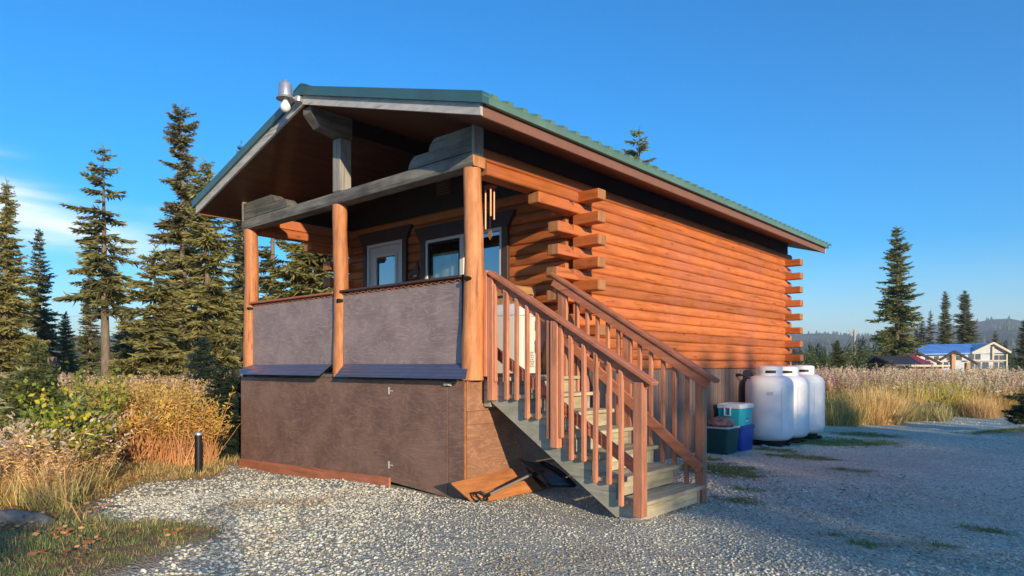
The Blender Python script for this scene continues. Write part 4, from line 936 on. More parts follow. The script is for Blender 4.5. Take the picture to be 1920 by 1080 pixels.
tree('spruce_tree', 'thin open spruce seen through the porch against the left post', 505, 24, 300, GL, CR=1.01, clear=.15, dens=.8, seed=11, green=DG, green2=DG2, gap=.3, profile=.55)
tree('spruce_tree', 'small pale spruce low between the tall trees and the left porch post', 440, 30, 592, GL, CR=0.62, clear=.02, dens=1, seed=12, green=(.19, .19, .075), green2=DG2)
tree('spruce_tree', 'dark bushy spruce low behind the tallest trunk', 240, 26, 605, GL, CR=1.16, clear=.0, dens=1.3, seed=13, green=DG, green2=DG2)
tree('spruce_tree', 'dark low spruce behind the broad tree next to the cabin', 330, 27, 600, GL, CR=1.24, clear=.0, dens=1.3, seed=14, green=DG, green2=DG2)
tree('spruce_tree', 'dark low spruce at the left behind the bare broken trunk', 35, 26, 625, GL, CR=1.24, clear=.0, dens=1.3, seed=24, green=DG, green2=DG2)
GRR = 'spruces in the distance right of the cabin'
tree('spruce_tree', 'lone sparse spruce top rising behind the cabin roof', 1207, 24, 238, GRR, CR=1.75, clear=.1, dens=.7, seed=15, green=(.32, .33, .14), green2=DG2, profile=.6)
tree('spruce_tree', 'big dark spruce with a pale trunk, tallest on the right', 1683, 46, 424, GRR, CR=1.5, clear=.07, dens=1.0, seed=16, green=(.33, .36, .13), green2=DG2, fine=.75, profile=.5)
tree('spruce_tree', 'slender spruce left of the pair behind the blue roof', 1770, 98, 546, GRR, CR=1.75, clear=.02, dens=1.3, seed=17, green=DG, green2=DG2, fine=.6, profile=.7)
tree('spruce_tree', 'fuller spruce on the right of the pair behind the blue roof', 1811, 98, 544, GRR, CR=2.0, clear=.02, dens=1.4, seed=18, green=DG, green2=DG2, fine=.6, profile=.6)
tree('spruce_tree', 'thin faint spruce just right of the big dark one', 1729, 92, 592, GRR, CR=1.2, clear=.02, dens=.9, seed=19, green=(.09, .11, .06), green2=DG2, fine=.6)
tree('spruce_tree', 'thin faint spruce nearer to the slender one', 1745, 95, 581, GRR, CR=1.2, clear=.02, dens=.9, seed=20, green=(.09, .11, .06), green2=DG2, fine=.6)
tree('spruce_tree', 'dark spruce cut by the right edge of the photo', 1922, 60, 598, GRR, CR=1.1, clear=.0, dens=1.4, seed=21, green=DG2, green2=DG2, fine=.6)
tree('spruce_tree', 'small dark spruce right of the blue roofed house', 1868, 85, 622, GRR, CR=1.5, clear=.0, dens=1.2, seed=22, green=DG, green2=DG2, fine=.5)
tree('spruce_tree', 'low green spruce at the foot of the big dark one', 1718, 90, 618, GRR, CR=1.7, clear=.0, dens=1.3, seed=25, green=(.09, .11, .04), green2=DG2, fine=.6)
tree('spruce_tree', 'bright young spruce just right of the cabin corner', 1572, 40, 640, GRR, CR=.9, clear=.0, dens=1.3, seed=26, green=(.11, .14, .05), green2=YG2, fine=.7)
GS = 'young spruces in the undergrowth left of the cabin'
BG = (.42, .44, .20); BG2 = (.20, .23, .10)
tree('spruce_sapling', 'bushy grey-green young spruce leaning over the bottom left undergrowth', 40, 9.2, 700, GS, CR=.75, clear=.0, dens=1.5, seed=30, green=BG, green2=BG2, fine=3.5, profile=.6, dead=.2, wm=.014)
tree('spruce_sapling', 'smaller young spruce right of the bushy one, below the yellow leaves', 132, 8.6, 755, GS, CR=.6, clear=.0, dens=1.5, seed=31, green=BG, green2=BG2, fine=4.1, profile=.6, dead=.2, wm=.014)
tree('spruce_sapling', 'blue-green young spruce in front of the tall trunks', 376, 13.5, 640, GS, CR=.6, clear=.0, dens=1.5, seed=32, green=(.055, .095, .075), green2=(.025, .045, .04), fine=2.0, profile=.7, dead=.2, wm=.014)
tree('spruce_sapling', 'dark young spruce pressed against the left end of the skirting', 422, 11.0, 698, GS, CR=.6, clear=.0, dens=1.6, seed=33, green=(.045, .08, .05), green2=(.02, .038, .025), fine=2.3, profile=.5, dead=.2, wm=.014)
tree('spruce_sapling', 'young green spruce showing two upright pale leaders on the left', 78, 8.6, 652, GS, CR=.7, clear=.0, dens=1.3, seed=34, green=(.15, .18, .06), green2=BG2, fine=2.3, profile=.9, dead=.2, wm=.014)
tree('spruce_sapling', 'low young spruce at the very left edge among dry stems', -15, 8.2, 760, GS, CR=.7, clear=.0, dens=1.5, seed=35, green=BG, green2=BG2, fine=2.7, profile=.6, dead=.2, wm=.014)
tree('spruce_sapling', 'small shaded spruce bush growing on the island at the right edge', 1935, 13.2, 728, GS, CR=.5, clear=.35, dens=1.2, seed=36, green=(.075, .095, .04), green2=DG2, fine=2.0, profile=.5, dead=.6, wm=.026)
bpy.data.objects['spruce_sapling.006']['group'] = 'shrubs at the far side of the driveway'

# leafy shrub with yellow and lime leaves
def leaf_arrays(P, N_, size, r):
    n = len(P); a = unit(r.normal(0, 1, (n, 3)) + N_); b = unit(np.cross(a, r.normal(0, 1, (n, 3)))); s = size[:, None]
    V = np.stack([P, P + (a * .5 + b * .38) * s, P + a * s, P + (a * .5 - b * .38) * s], 1); F = np.arange(4)[None] + (np.arange(n) * 4)[:, None]; return V.reshape(-1, 3), F
def shrub(u, d, h, w_, n, cols, label, seed, name='leafy_shrub'):
    r = np.random.default_rng(seed); p = ground_at(u, d); t = thing(name, label, 'shrub', p); st_ = MB(); P = []
    for i in range(14):
        az = r.uniform(0, 6.28); l = r.uniform(.4, 1) * w_; hh = r.uniform(.6, 1) * h; e = np.array([math.cos(az) * l, math.sin(az) * l, hh]); m_ = e * .5 + np.array([0, 0, .1 * h])
        st_.tube([p + Vector(x) for x in ((0, 0, 0), tuple(m_), tuple(e))], [.012, .008, .003], 5, caps=False)
        s = r.uniform(.35, 1.02, n // 14); q = (2 * s * (1 - s))[:, None] * m_ + (s * s)[:, None] * e; P.append(q + r.normal(0, .07, (len(s), 3)))
    P = np.concatenate(P) + np.array(p); V, F = leaf_arrays(P, np.array([0, 0, .5]), r.uniform(.04, .085, len(P)), r)
    C = np.array(cols)[r.integers(0, len(cols), len(P))] * r.uniform(.7, 1.25, (len(P), 1)); np_mesh('leaves', V, F, C, [VEG], t); st_.build('stems', M['bark'], t, recalc=False)
shrub(118, 7.7, 1.22, .5, 1300, [(.42, .46, .06), (.26, .36, .06), (.80, .68, .06), (.22, .32, .06)], 'leafy shrub with lime and bright yellow leaves left of the dry stalks', 41)
shrub(165, 9.4, 1.42, .6, 1300, [(.32, .38, .07), (.46, .42, .08), (.20, .26, .06)], 'taller green-yellow leafy shrub behind the lime one', 42)
shrub(300, 13, 1.42, .9, 900, [(.45, .30, .04), (.30, .22, .04), (.20, .18, .04)], 'golden leafed shrub above the dry stalks, before the thin trunk', 43)
shrub(1560, 33, 2.3, 1.6, 1500, [(.12, .16, .05), (.09, .13, .04)], 'light green bush at the field edge right of the log ends', 44)
shrub(1625, 38, 1.9, 1.6, 1100, [(.10, .14, .05), (.08, .11, .04)], 'light green bush behind the utility pole', 45)
shrub(1520, 36, 2.5, 1.6, 1500, [(.10, .14, .05), (.08, .11, .04)], 'green bush half hidden behind the far log ends', 46)

for i, (u, d, h, w_, c) in enumerate(((1650, 19, .85, 1.1, [(.30, .30, .05), (.22, .26, .05)]), (1760, 21, .9, 1.4, [(.34, .30, .06), (.40, .28, .07)]), (1590, 16.8, .6, .9, [(.22, .24, .07), (.16, .19, .06)]), (1850, 23, .9, 1.3, [(.20, .12, .07), (.28, .15, .08)]), (1712, 18, .5, 1.1, [(.14, .17, .06), (.2, .2, .07)]))):
    shrub(u, d, h, w_, 900, c, ('yellow-green bush in the field below the big dark spruce', 'golden bush in the field below the charcoal shed', 'dull green bush at the driveway edge right of the tanks', 'reddish brown weeds clump in the field below the far house', 'low olive bush at the driveway edge in mid field')[i], 60 + i, 'field_bush')
# base plants for the merged undergrowth
def weed_base(h, seed, stem, leaf, fluff, nleaf=26, nfl=34, lean=.1, leafl=.10, sw=.004, lo=.12):
    r = np.random.default_rng(seed); Vs, Fs, Cs = [], [], []; o = 0
    def push(V, F, C):
        nonlocal o; Vs.append(V); Fs.append(F + o); Cs.append(C); o += len(V)
    ns = 3
    for q in range(ns):
        lx, ly = r.normal(0, lean, 2); D = np.array([[lx, ly, 1.0]]); hh = h * r.uniform(.75, 1.05); b0 = np.array([[r.normal(0, .05), r.normal(0, .05), 0]])
        for W in (np.array([[sw, 0, 0]]), np.array([[0, sw, 0]])):
            V, F = blade_quads(b0, D, W, np.array([hh]), np.array([.0]), 1); push(V, F, np.tile(np.array(stem), (len(F), 1)) * r.uniform(.8, 1.2))
        s = r.uniform(lo, .9, nleaf); P = b0 + D * (s * hh)[:, None]; a = r.uniform(0, 6.28, nleaf); Dl = np.stack([np.cos(a), np.sin(a), r.uniform(-.9, .5, nleaf)], 1)
        V, F = needle_arrays(P, Dl, r.uniform(.6, 1.2, nleaf) * leafl, np.full(nleaf, .018), r, .2); push(V, F, np.repeat(np.array(leaf)[r.integers(0, len(leaf), nleaf)] * r.uniform(.7, 1.3, (nleaf, 1)), 2, 0))
        if nfl:
            s = r.uniform(.72, 1.0, nfl); P = b0 + D * (s * hh)[:, None] + r.normal(0, .012, (nfl, 3)); a = r.uniform(0, 6.28, nfl); Dl = np.stack([np.cos(a), np.sin(a), r.uniform(.2, 1.2, nfl)], 1)
            V, F = needle_arrays(P, Dl, r.uniform(.03, .075, nfl), np.full(nfl, .022), r, .3); push(V, F, np.repeat(np.array(fluff)[None] * r.uniform(.75, 1.25, (nfl, 1)), 2, 0))
    return np.concatenate(Vs), np.concatenate(Fs), np.concatenate(Cs)
def tuft_base(h, n, seed, cols, spread=.08, bend=.35, w=.006, lean=.5):
    r = np.random.default_rng(seed); a = r.uniform(0, 6.28, n); P = np.stack([r.normal(0, spread, n), r.normal(0, spread, n), np.zeros(n)], 1)
    ln = r.uniform(0, lean, n); D = unit(np.stack([np.cos(a) * ln, np.sin(a) * ln, np.ones(n)], 1)); W = np.stack([-np.sin(a), np.cos(a), np.zeros(n)], 1) * w * .5
    L = h * r.uniform(.5, 1.1, n); V, F = blade_quads(P, D, W, L, r.uniform(.3, 1.2, n) * bend, 3)
    C = np.repeat(np.array(cols)[r.integers(0, len(cols), n)] * r.uniform(.7, 1.25, (n, 1)), 3, 0); return V, F, C
def stuff(name, label, V, F, C, m=None):
    o = np_mesh(name, V, F, C, [m or DRY]); tag(o, label, 'plants' if 'grass' not in name else 'grass', kind='stuff'); return o
def place(pts, dz=0): return np.stack([pts[:, 0], pts[:, 1], hgt(pts[:, 0], pts[:, 1]) + dz], 1)
def polar_pts(n, u0, u1, d0, d1, r, pw=1.0):
    u = r.uniform(u0, u1, n); d = (r.uniform(0, 1, n) * (d1 ** (1 + pw) - d0 ** (1 + pw)) + d0 ** (1 + pw)) ** (1 / (1 + pw)); o = (u - 960) / FPX * d
    return np.stack([CAM.x + FW.x * d + RT.x * o, CAM.y + FW.y * d + RT.y * o], 1), u, d
def keep_veg(P, th=.6): 
    v = vegm(P[:, 0], P[:, 1]); cab = (P[:, 0] > -5.0) & (P[:, 0] < .4) & (P[:, 1] > -.4) & (P[:, 1] < 9.3); return (v > th) & ~cab
r_ = np.random.default_rng(5)
NG = 2600
# right-hand field of gone-over fireweed
FL = (.62, .44, .31)
fw_ = [weed_base(1.30, 1, (.20, .11, .06), [(.28, .24, .07), (.38, .25, .08)], FL), weed_base(1.15, 2, (.26, .12, .05), [(.36, .21, .06), (.30, .27, .08), (.20, .12, .05)], FL),
       weed_base(1.40, 3, (.22, .13, .08), [(.22, .25, .06), (.42, .33, .09)], (.64, .47, .33)), weed_base(1.0, 4, (.34, .2, .07), [(.50, .35, .11), (.45, .30, .09)], (.5, .38, .2), nfl=12)]
P, u, d = polar_pts(5200, 1380, 2250, 14, 34, r_, .3); k_ = keep_veg(P, .85); P = P[k_]; n = len(P)
tn = np.clip(1.6 + .45 * wob(P[:, 0], P[:, 1], .9)[:, None] * np.array([[.75, 1, .6]]) + r_.normal(0, .2, (n, 1)), .6, 2.4)
wh = np.clip(((wob(P[:, 0], P[:, 1], .55, 4) + 1) * 2 + r_.normal(0, .8, n)).astype(int), 0, 3)
V, F, C = scatter(fw_, place(P), r_.uniform(0, 6.28, n), r_.uniform(.52, .96, n) * (1 + .14 * wob(P[:, 0], P[:, 1], 1.6)), r_.normal(0, .13, (n, 2)), tn, wh)
stuff('fireweed_field', 'field of tall faded fireweed with pale fluffy tops beyond the driveway', V, F, C)
P, u, d = polar_pts(5200, 1380, 2250, 13.5, 24, r_, .2); P = P[keep_veg(P, .45)]; n = len(P)
tb = [tuft_base(.75, 34, 11, [(.42, .33, .12), (.32, .30, .10), (.50, .40, .18)], .10), tuft_base(.55, 34, 12, [(.22, .24, .07), (.34, .30, .10)], .10), tuft_base(.9, 26, 13, [(.52, .36, .14), (.42, .28, .10)], .07, .2)]
V, F, C = scatter(tb, place(P), r_.uniform(0, 6.28, n), r_.uniform(.55, 1.1, n) * np.clip(1 + .6 * wob(P[:, 0], P[:, 1], .8, 5), .35, 1.7), r_.normal(0, .12, (n, 2)), np.clip(1.6 + .7 * wob(P[:, 0], P[:, 1], 1.3)[:, None] + r_.normal(0, .15, (n, 1)), .4, 2))
extra = []
for u0, u1, d0, d1, b_, nn, hh in ((1612, 1680, 15.6, 17, [(.80, .58, .26), (.70, .48, .18)], 210, .85), (1826, 1864, 17.5, 19, [(.80, .56, .26), (.74, .50, .22)], 120, .6), (1690, 1816, 18.5, 21.5, [(.62, .60, .14), (.70, .60, .16)], 330, .95), (1680, 1770, 16.4, 18.4, [(.32, .32, .12), (.5, .42, .18), (.26, .22, .12)], 200, .48), (1545, 1610, 15.2, 17.5, [(.66, .54, .22), (.50, .44, .16), (.36, .34, .14)], 200, .75)):
    q = tuft_base(hh, 36, int(u0), b_, .12, .25, .010); Pq, _, _ = polar_pts(nn, u0, u1, d0, d1, r_, .2); extra.append(scatter([q], place(Pq), r_.uniform(0, 6.28, nn), r_.uniform(.5, 1.2, nn), r_.normal(0, .25, (nn, 2)), np.clip(r_.normal(1, .15, (nn, 1)), .6, 1.4) * np.ones((1, 3))))
for Ve, Fe, Ce in extra: F = np.concatenate([F, Fe + len(V)]); V = np.concatenate([V, Ve]); C = np.concatenate([C, Ce])
stuff('field_grass', 'dry golden grass along the far side of the driveway', V, F, C)
# left: orange dry stalks
st_ = [weed_base(1.15, 21, (.72, .40, .19), [(.60, .30, .10), (.70, .42, .11)], (.70, .50, .14), nleaf=9, nfl=12, lean=.2, leafl=.09, sw=.008, lo=.6), weed_base(1.0, 22, (.66, .34, .15), [(.48, .22, .08), (.75, .52, .10)], (.75, .56, .14), nleaf=10, nfl=14, lean=.28, leafl=.09, sw=.007, lo=.55)]
P, u, d = polar_pts(1900, 150, 400, 10.2, 15.0, r_, .3); P = P[keep_veg(P, .8)]; n = len(P)
V, F, C = scatter(st_, place(P), r_.uniform(0, 6.28, n), r_.uniform(.75, 1.1, n), r_.normal(0, .12, (n, 2)), np.clip(r_.normal(1, .15, (n, 1)), .6, 1.4) * np.ones((1, 3)))
stuff('dry_stalks', 'thicket of rusty orange dry stalks left of the cabin', V, F, C)
P, u, d = polar_pts(3600, -250, 470, 11.5, 22, r_, .3); P = P[keep_veg(P, .8)]; n = len(P)
V, F, C = scatter(fw_ + [tb[1], tb[2]], place(P), r_.uniform(0, 6.28, n), r_.uniform(.55, .98, n), r_.normal(0, .12, (n, 2)), np.clip(1 + .25 * wob(P[:, 0], P[:, 1], .8)[:, None] + r_.normal(0, .12, (n, 1)), .5, 1.4) * np.ones((1, 3)))
stuff('undergrowth', 'mixed faded fireweed and weeds under the spruces on the left', V, F, C)
# left foreground grasses
lg = [tuft_base(.60, 40, 31, [(.80, .66, .26), (.66, .58, .20), (.85, .66, .30)], .10, .6), tuft_base(.45, 40, 32, [(.44, .46, .14), (.70, .56, .20)], .10, .7), tuft_base(.8, 16, 33, [(.85, .62, .30), (.75, .42, .18)], .09, .5, .009), weed_base(.85, 34, (.8, .5, .22), [(.72, .42, .18), (.8, .58, .22)], (.7, .56, .4), nleaf=24, nfl=6, lean=.3, leafl=.075)]
P, u, d = polar_pts(3000, -200, 185, 5.8, 9.0, r_, .3); P = P[keep_veg(P, .8)]; sdv = poly_sd(P[:, 0], P[:, 1], GRAVEL); k_ = (sdv > .25) & ~((P[:, 1] < -3.15) & (P[:, 0] > -3)); P = P[k_]; n = len(P)
V, F, C = scatter(lg[:3] + lg[:3] + [lg[3]], place(P), r_.uniform(0, 6.28, n), r_.uniform(.5, 1.1, n), r_.normal(0, .2, (n, 2)), np.clip(r_.normal(1, .18, (n, 1)), .5, 1.5) * np.ones((1, 3)))
stuff('tall_grass', 'long straw coloured grass and weeds in the left foreground', V, F, C)
# flattened straw and short grass
sg_ = [tuft_base(.22, 34, 41, [(.75, .54, .22), (.82, .64, .28), (.56, .32, .13)], .10, .9, .006, 2.6), tuft_base(.15, 34, 42, [(.20, .28, .09), (.38, .40, .13)], .09, .7, .006, 1.6), tuft_base(.2, 22, 43, [(.60, .32, .15), (.70, .44, .2)], .12, 1.0, .008, 3.2)]
P, u, d = polar_pts(4600, -150, 470, 4.0, 11.0, r_, .8); k_ = keep_veg(P, .45); P = P[k_]; n = len(P)
green = (P[:, 0] > -2.9) & (P[:, 1] < -2.5); wh = np.where(green, np.where(r_.random(n) < .6, 1, r_.integers(0, 2, n) * 2), r_.integers(0, 3, n)); wh = np.where(~green & (wh == 1) & (r_.random(n) < .6), 0, wh)
V, F, C = scatter(sg_, place(P), r_.uniform(0, 6.28, n), r_.uniform(.5, 1.1, n) * (1 + .3 * wob(P[:, 0], P[:, 1], 3)) * np.where(green, .62, 1), r_.normal(0, .2, (n, 2)), np.clip(r_.normal(1, .15, (n, 1)), .6, 1.4) * np.ones((1, 3)), wh)
stuff('short_grass', 'flattened straw and short green grass bordering the gravel', V, F, C)
def litter_base(seed):
    r = np.random.default_rng(seed); n = 14; P = np.stack([r.normal(0, .09, n), r.normal(0, .09, n), r.uniform(.01, .05, n)], 1); V, F = leaf_arrays(P, np.array([0, 0, .0]), r.uniform(.03, .06, n), r)
    V[:, 2] = np.abs(V[:, 2]) * .5 + .008; return V, F, np.array([(.62, .30, .12), (.50, .20, .08), (.75, .48, .20), (.35, .18, .09)])[r.integers(0, 4, n)] * r.uniform(.7, 1.2, (n, 1))
P, u, d = polar_pts(110, -150, 330, 4.6, 9.5, r_, .6); P = P[keep_veg(P, .3)]; n = len(P)
V, F, C = scatter([litter_base(1), litter_base(2), litter_base(3)], place(P, .02), r_.uniform(0, 6.28, n), r_.uniform(.6, 1.5, n), None, np.ones((n, 3)))
stuff('leaf_litter', 'fallen rusty brown leaves scattered on the left foreground grass', V, F, C)
# moss and grass in the gravel
P = np.stack([r_.uniform(-.0, 5.2, 26000), r_.uniform(.2, 12.5, 26000)], 1); g = grass_patch(P[:, 0], P[:, 1]); k_ = (r_.random(len(P)) < g * .8) & ~((P[:, 0] < .12) & (P[:, 1] < 9)) & ~((P[:, 0] < 1.9) & (P[:, 1] > .1) & (P[:, 1] < 1.25)); P = P[k_]; n = len(P)
mg = [tuft_base(.05, 16, 51, [(.24, .36, .08), (.34, .40, .10), (.50, .48, .16)], .035, .6, .005, 1.5), tuft_base(.035, 16, 52, [(.18, .26, .06), (.30, .33, .10)], .04, .6, .006, 2)]
V, F, C = scatter(mg, place(P), r_.uniform(0, 6.28, n), r_.uniform(.6, 1.3, n), None, np.ones((n, 3)))
stuff('moss_grass', 'thin green grass and moss creeping into the gravel by the stairs and tanks', V, F, C)
# a few arching dry stems
k = MB()
for (x, y, az, l, h) in ((-3.9, -2.2, 160, .75, .34), (-3.3, -2.9, 40, .6, .5), (-4.4, -3.0, 10, 1.0, .7), (-3.8, -3.2, 60, .9, .8), (-4.8, -2.5, 90, .8, .9), (-2.6, -3.15, 140, .5, .3), (-5.2, -2.9, 30, 1.1, 1.0), (-1.6, -3.1, 200, .35, .22)):
    z = hz(x, y); a = R(az); k.tube([(x, y, z), (x + math.cos(a) * l * .4, y + math.sin(a) * l * .4, z + h * .75), (x + math.cos(a) * l, y + math.sin(a) * l, z + h)], [.007, .006, .003], 5)
o = k.build('dry_stems', M['card'], None, recalc=False); tag(o, 'pale dry stems arching over the left foreground grass', 'plants', kind='stuff')

# ------------------------------------------------------------------ gravel stones
def ico_base(seed):
    r = np.random.default_rng(seed); bm = bmesh.new(); bmesh.ops.create_icosphere(bm, subdivisions=1, radius=.5)
    V = np.array([v.co[:] for v in bm.verts]); F = np.array([[v.index for v in f.verts] for f in bm.faces]); bm.free()
    V = V * r.uniform(.72, 1.15, (len(V), 1)); V = V * np.array([1, r.uniform(.6, .9), r.uniform(.4, .62)]); 
    if seed % 2: V[:, 2] = np.clip(V[:, 2], -.2, r.uniform(.1, .2))
    return V, F, np.ones((len(F), 3))
sb = [ico_base(s) for s in range(9)]
def gravel(n, d0, d1, s0, s1, seed, u0=-250, u1=2150, near=False):
    r = np.random.default_rng(seed); P, u, d = polar_pts(n, u0, u1, d0, d1, r, 1.0); v = vegm(P[:, 0], P[:, 1]); g = grass_patch(P[:, 0], P[:, 1])
    cab = (P[:, 0] > -4.8) & (P[:, 0] < .10) & (P[:, 1] > -.14) & (P[:, 1] < 9.0)
    k = (v < .35 + r.normal(0, .12, n)) & ~cab & (r.random(n) > g * .75); P = P[k]; n = len(P)
    dv = sstep(1.5, 5, P[:, 1] + .5 * P[:, 0] - 1.2) * .75 + .25 * (wob(P[:, 0], P[:, 1], 1.3, 6) > .25); k2 = r.random(n) > dv * .75; P = P[k2]; n = len(P); dv = dv[k2]
    big = (.85 + .35 * wob(P[:, 0], P[:, 1], .8, 2)) * (1 - .35 * dv); S = (s0 + (s1 - s0) * r.random(n) ** 2.6) * big; Z = hgt(P[:, 0], P[:, 1]) + S * r.uniform(.0, .26, n)
    t = r.random(n); base = np.where(t < .14, .90, np.where(t < .60, .70, np.where(t < .87, .50, .28))) * r.uniform(.8, 1.2, n) * (1 + .25 * dv)  # driveway stones coloured lighter to lift the shade there
    warm = r.normal(0, .03, n); C = np.stack([base * (1.03 + warm), base, base * (.78 - warm * 1.2)], 1)
    dirt = np.clip((wob(P[:, 0], P[:, 1], 1.7, 9) + .35 * wob(P[:, 0], P[:, 1], 6, 3) - .35) * 1.6, 0, 1)[:, None]; C = C * (1 - dirt * np.array([[.30, .40, .50]]))
    tl = r.normal(0, .38, (n, 2)); return scatter(sb, np.stack([P[:, 0], P[:, 1], Z], 1), r.uniform(0, 6.28, n), S, tl, C)
A = [gravel(92000, 4.0, 7.6, .011, .050, 1), gravel(62000, 7.6, 12, .013, .052, 2), gravel(26000, 12, 22, .025, .075, 3)]
o_ = 0; Vs, Fs, Cs = [], [], []
for V, F, C in A: Vs.append(V); Fs.append(F + o_); Cs.append(C); o_ += len(V)
g = np_mesh('gravel', np.concatenate(Vs), np.concatenate(Fs), np.concatenate(Cs), [M['stone']]); tag(g, 'loose grey crushed gravel of the yard and driveway', 'gravel', kind='stuff')
for i, (u, d, s, lb) in enumerate(((1350, 10.8, .07, 'small white stone beside the green tote'), (416, 5.35, .055, 'pale rounded stone at the edge of the grass tongue'), (1432, 11.2, .10, 'pale flat stone between blue tote and tank'))):
    p = ground_at(u, d); V, F, C = ico_base(20 + i); o = np_mesh('rock', V * s * 1.4 + np.array([p.x, p.y, p.z + s * .2]), F, C * .6, [M['stone']]); tag(o, lb, 'stone')

# ------------------------------------------------------------------ distant buildings and pole
BL = plain('blue_roof_tarp', (.13, .30, .66), .4, 0, .8, .25); WH = plain('greyish_white_siding', (.52, .55, .58), .6, 0, 1, .15); WD = plain('window_dark', (.07, .10, .13), .15, 0, 2, .4)
TM = plain('timber_tan', (.50, .31, .16), .8, 0, 2, .2); RD = plain('red_roof', (.34, .05, .06), .5); DK = plain('charcoal_roof', (.05, .055, .07), .5, 0, 1, .3); RW = plain('rafter_brown', (.06, .04, .035), .8); CR_ = plain('cream_board', (.62, .56, .42), .7)
def frame_at(u, d, ang): 
    p = ground_at(u, d); return p, ang
def lbox(k, M_, *a, mat=0): k.box(*a, mat, None, M_)
p = ground_at(1795, 78); house = thing('far_house', 'pale two storey house with a long blue roof beyond the field', 'house', p)
S = 78 / FPX; f_x = RT.copy(); f_y = FW.copy()          # facing the viewer
MH = Matrix(((f_x.x, f_y.x, 0, p.x), (f_x.y, f_y.y, 0, p.y), (0, 0, 1, p.z), (0, 0, 0, 1)))
HB = CAM.z - p.z
def vz(v, s=S): return HB + (685.3 - v) * s
def PT(u, v, y, d, uc, pp): q = spot(u, d + y); q.z = CAM.z + (685.3 - v) / FPX * (d + y); return q
k = MB(); k.box((1705 - 1795) * S, (1884 - 1795) * S, 0, 9, 0, vz(664), 0, None, MH)
def MX(pts): return [MH @ Vector(q) for q in pts]
x0, xg, x1 = (1822 - 1795) * S, (1857 - 1795) * S, (1885 - 1795) * S
k.add(MX([(x0, -.02, vz(664)), (x1, -.02, vz(662)), (xg, -.02, vz(644)), (x0, 9, vz(664)), (x1, 9, vz(662)), (xg, 9, vz(644))]), [(0, 1, 2), (3, 5, 4), (0, 2, 5, 3), (1, 4, 5, 2)]); k.build('wall', WH, house)
k = MB(); e0, e1 = (1700 - 1795) * S, (1818 - 1795) * S; r0, r1 = (1730 - 1795) * S, (1858 - 1795) * S
rq = [PT(1699, 664, -.6, 78, 0, 0), PT(1818, 661.5, -.6, 78, 0, 0), PT(1857, 643.5, 3.6, 78, 0, 0), PT(1733, 646, 3.6, 78, 0, 0)]; bk = [PT(1880, 664, 9.4, 78, 0, 0), PT(1712, 664, 9.4, 78, 0, 0)]
k.add(rq + [q - Vector((0, 0, .14)) for q in rq] + bk, [(0, 1, 2, 3), (4, 7, 6, 5), (0, 4, 5, 1), (1, 5, 6, 2), (3, 2, 8, 9), (0, 3, 9)]); k.build('roof', BL, house)
k = MB(); k.beam(MH @ Vector((xg, -.3, vz(643))), MH @ Vector((x1 + .3, -.3, vz(661))), .5, .22); k.beam(MH @ Vector((xg, -.3, vz(643))), MH @ Vector((e1 - .1, -.35, vz(662))), .5, .2); k.build('gable_fascia', CR_, house)
k = MB(); k.box((1815 - 1795) * S, (1886 - 1795) * S, -.22, -.05, vz(677), vz(675), 0, None, MH); k.box((1858 - 1795) * S, (1861 - 1795) * S, -.25, -.08, vz(676), vz(650), 0, None, MH); k.box((1884 - 1795) * S, (1886.5 - 1795) * S, -.25, -.08, 0, vz(664), 0, None, MH); k.build('balcony_beam', CR_, house)
for a, b_, c_, e_ in ((1816, 1826, 664, 674), (1829, 1838, 664, 674), (1863, 1872, 666, 675), (1874, 1883, 666, 675), (1818, 1826, 679, 692), (1829, 1838, 679, 692), (1842, 1853, 679, 692), (1863, 1871, 679, 692), (1874, 1882, 679, 692), (1735, 1742, 668, 675), (1752, 1760, 668, 675), (1775, 1784, 667, 675), (1793, 1803, 667, 675), (1770, 1778, 679, 690), (1782, 1789, 679, 690)):
    k = MB(); k.box((a - 1795) * S, (b_ - 1795) * S, -.06, .03, vz(e_), vz(c_), 0, None, MH); k.build('window', WD, house)
# shed
p = ground_at(1690, 42); S2 = 42 / FPX; HB = CAM.z - p.z; MH = Matrix(((f_x.x, f_y.x, 0, p.x), (f_x.y, f_y.y, 0, p.y), (0, 0, 1, p.z), (0, 0, 0, 1)))
shed = thing('far_shed', 'low shed with charcoal and red roof in front of the blue roofed house', 'shed', p)
k = MB(); sx = lambda u: (u - 1690) * S2; sv_ = lambda v: HB + (685.3 - v) * S2
q = [PT(1680, 683.5, -1.2, 42, 0, 0), PT(1750, 682.5, -1.2, 42, 0, 0), PT(1712, 667, 1.2, 42, 0, 0), PT(1640, 667, 1.2, 42, 0, 0)]; q2 = [PT(1624, 679, 3.0, 42, 0, 0), PT(1700, 679, 3.4, 42, 0, 0)]; dz = Vector((0, 0, .08))
k.add(q + [v - dz for v in q] + q2 + [v - dz for v in q2], [(0, 1, 2, 3), (4, 7, 6, 5), (0, 4, 5, 1), (3, 7, 4, 0), (1, 5, 6, 2), (3, 2, 9, 8), (7, 10, 11, 6), (8, 10, 7, 3)]); k.build('roof', DK, shed)
up = Vector((0, 0, .012)); k = MB(); k.add([PT(1728, 682.7, -1.21, 42, 0, 0) + up, PT(1751, 682.2, -1.22, 42, 0, 0) + up, PT(1714, 666.8, 1.2, 42, 0, 0) + up, PT(1702, 666.9, 1.2, 42, 0, 0) + up], [(0, 1, 2, 3)]); k.build('red_roof_sheet', RD, shed)
k = MB(); k.box(sx(1684), sx(1745), -1.1, -.95, 0, sv_(685.5), 0, None, MH)
for u, v, y in ((1681, 684, -1.1), (1627, 680, 2.9), (1643, 669, 1.1), (1655, 676, .2)): q = PT(u, v, y, 42, 0, 0); kp = MB(); kp.box(q.x - .06, q.x + .06, q.y - .06, q.y + .06, -.5, q.z - .09, 0); kp.build('post', RW, shed)
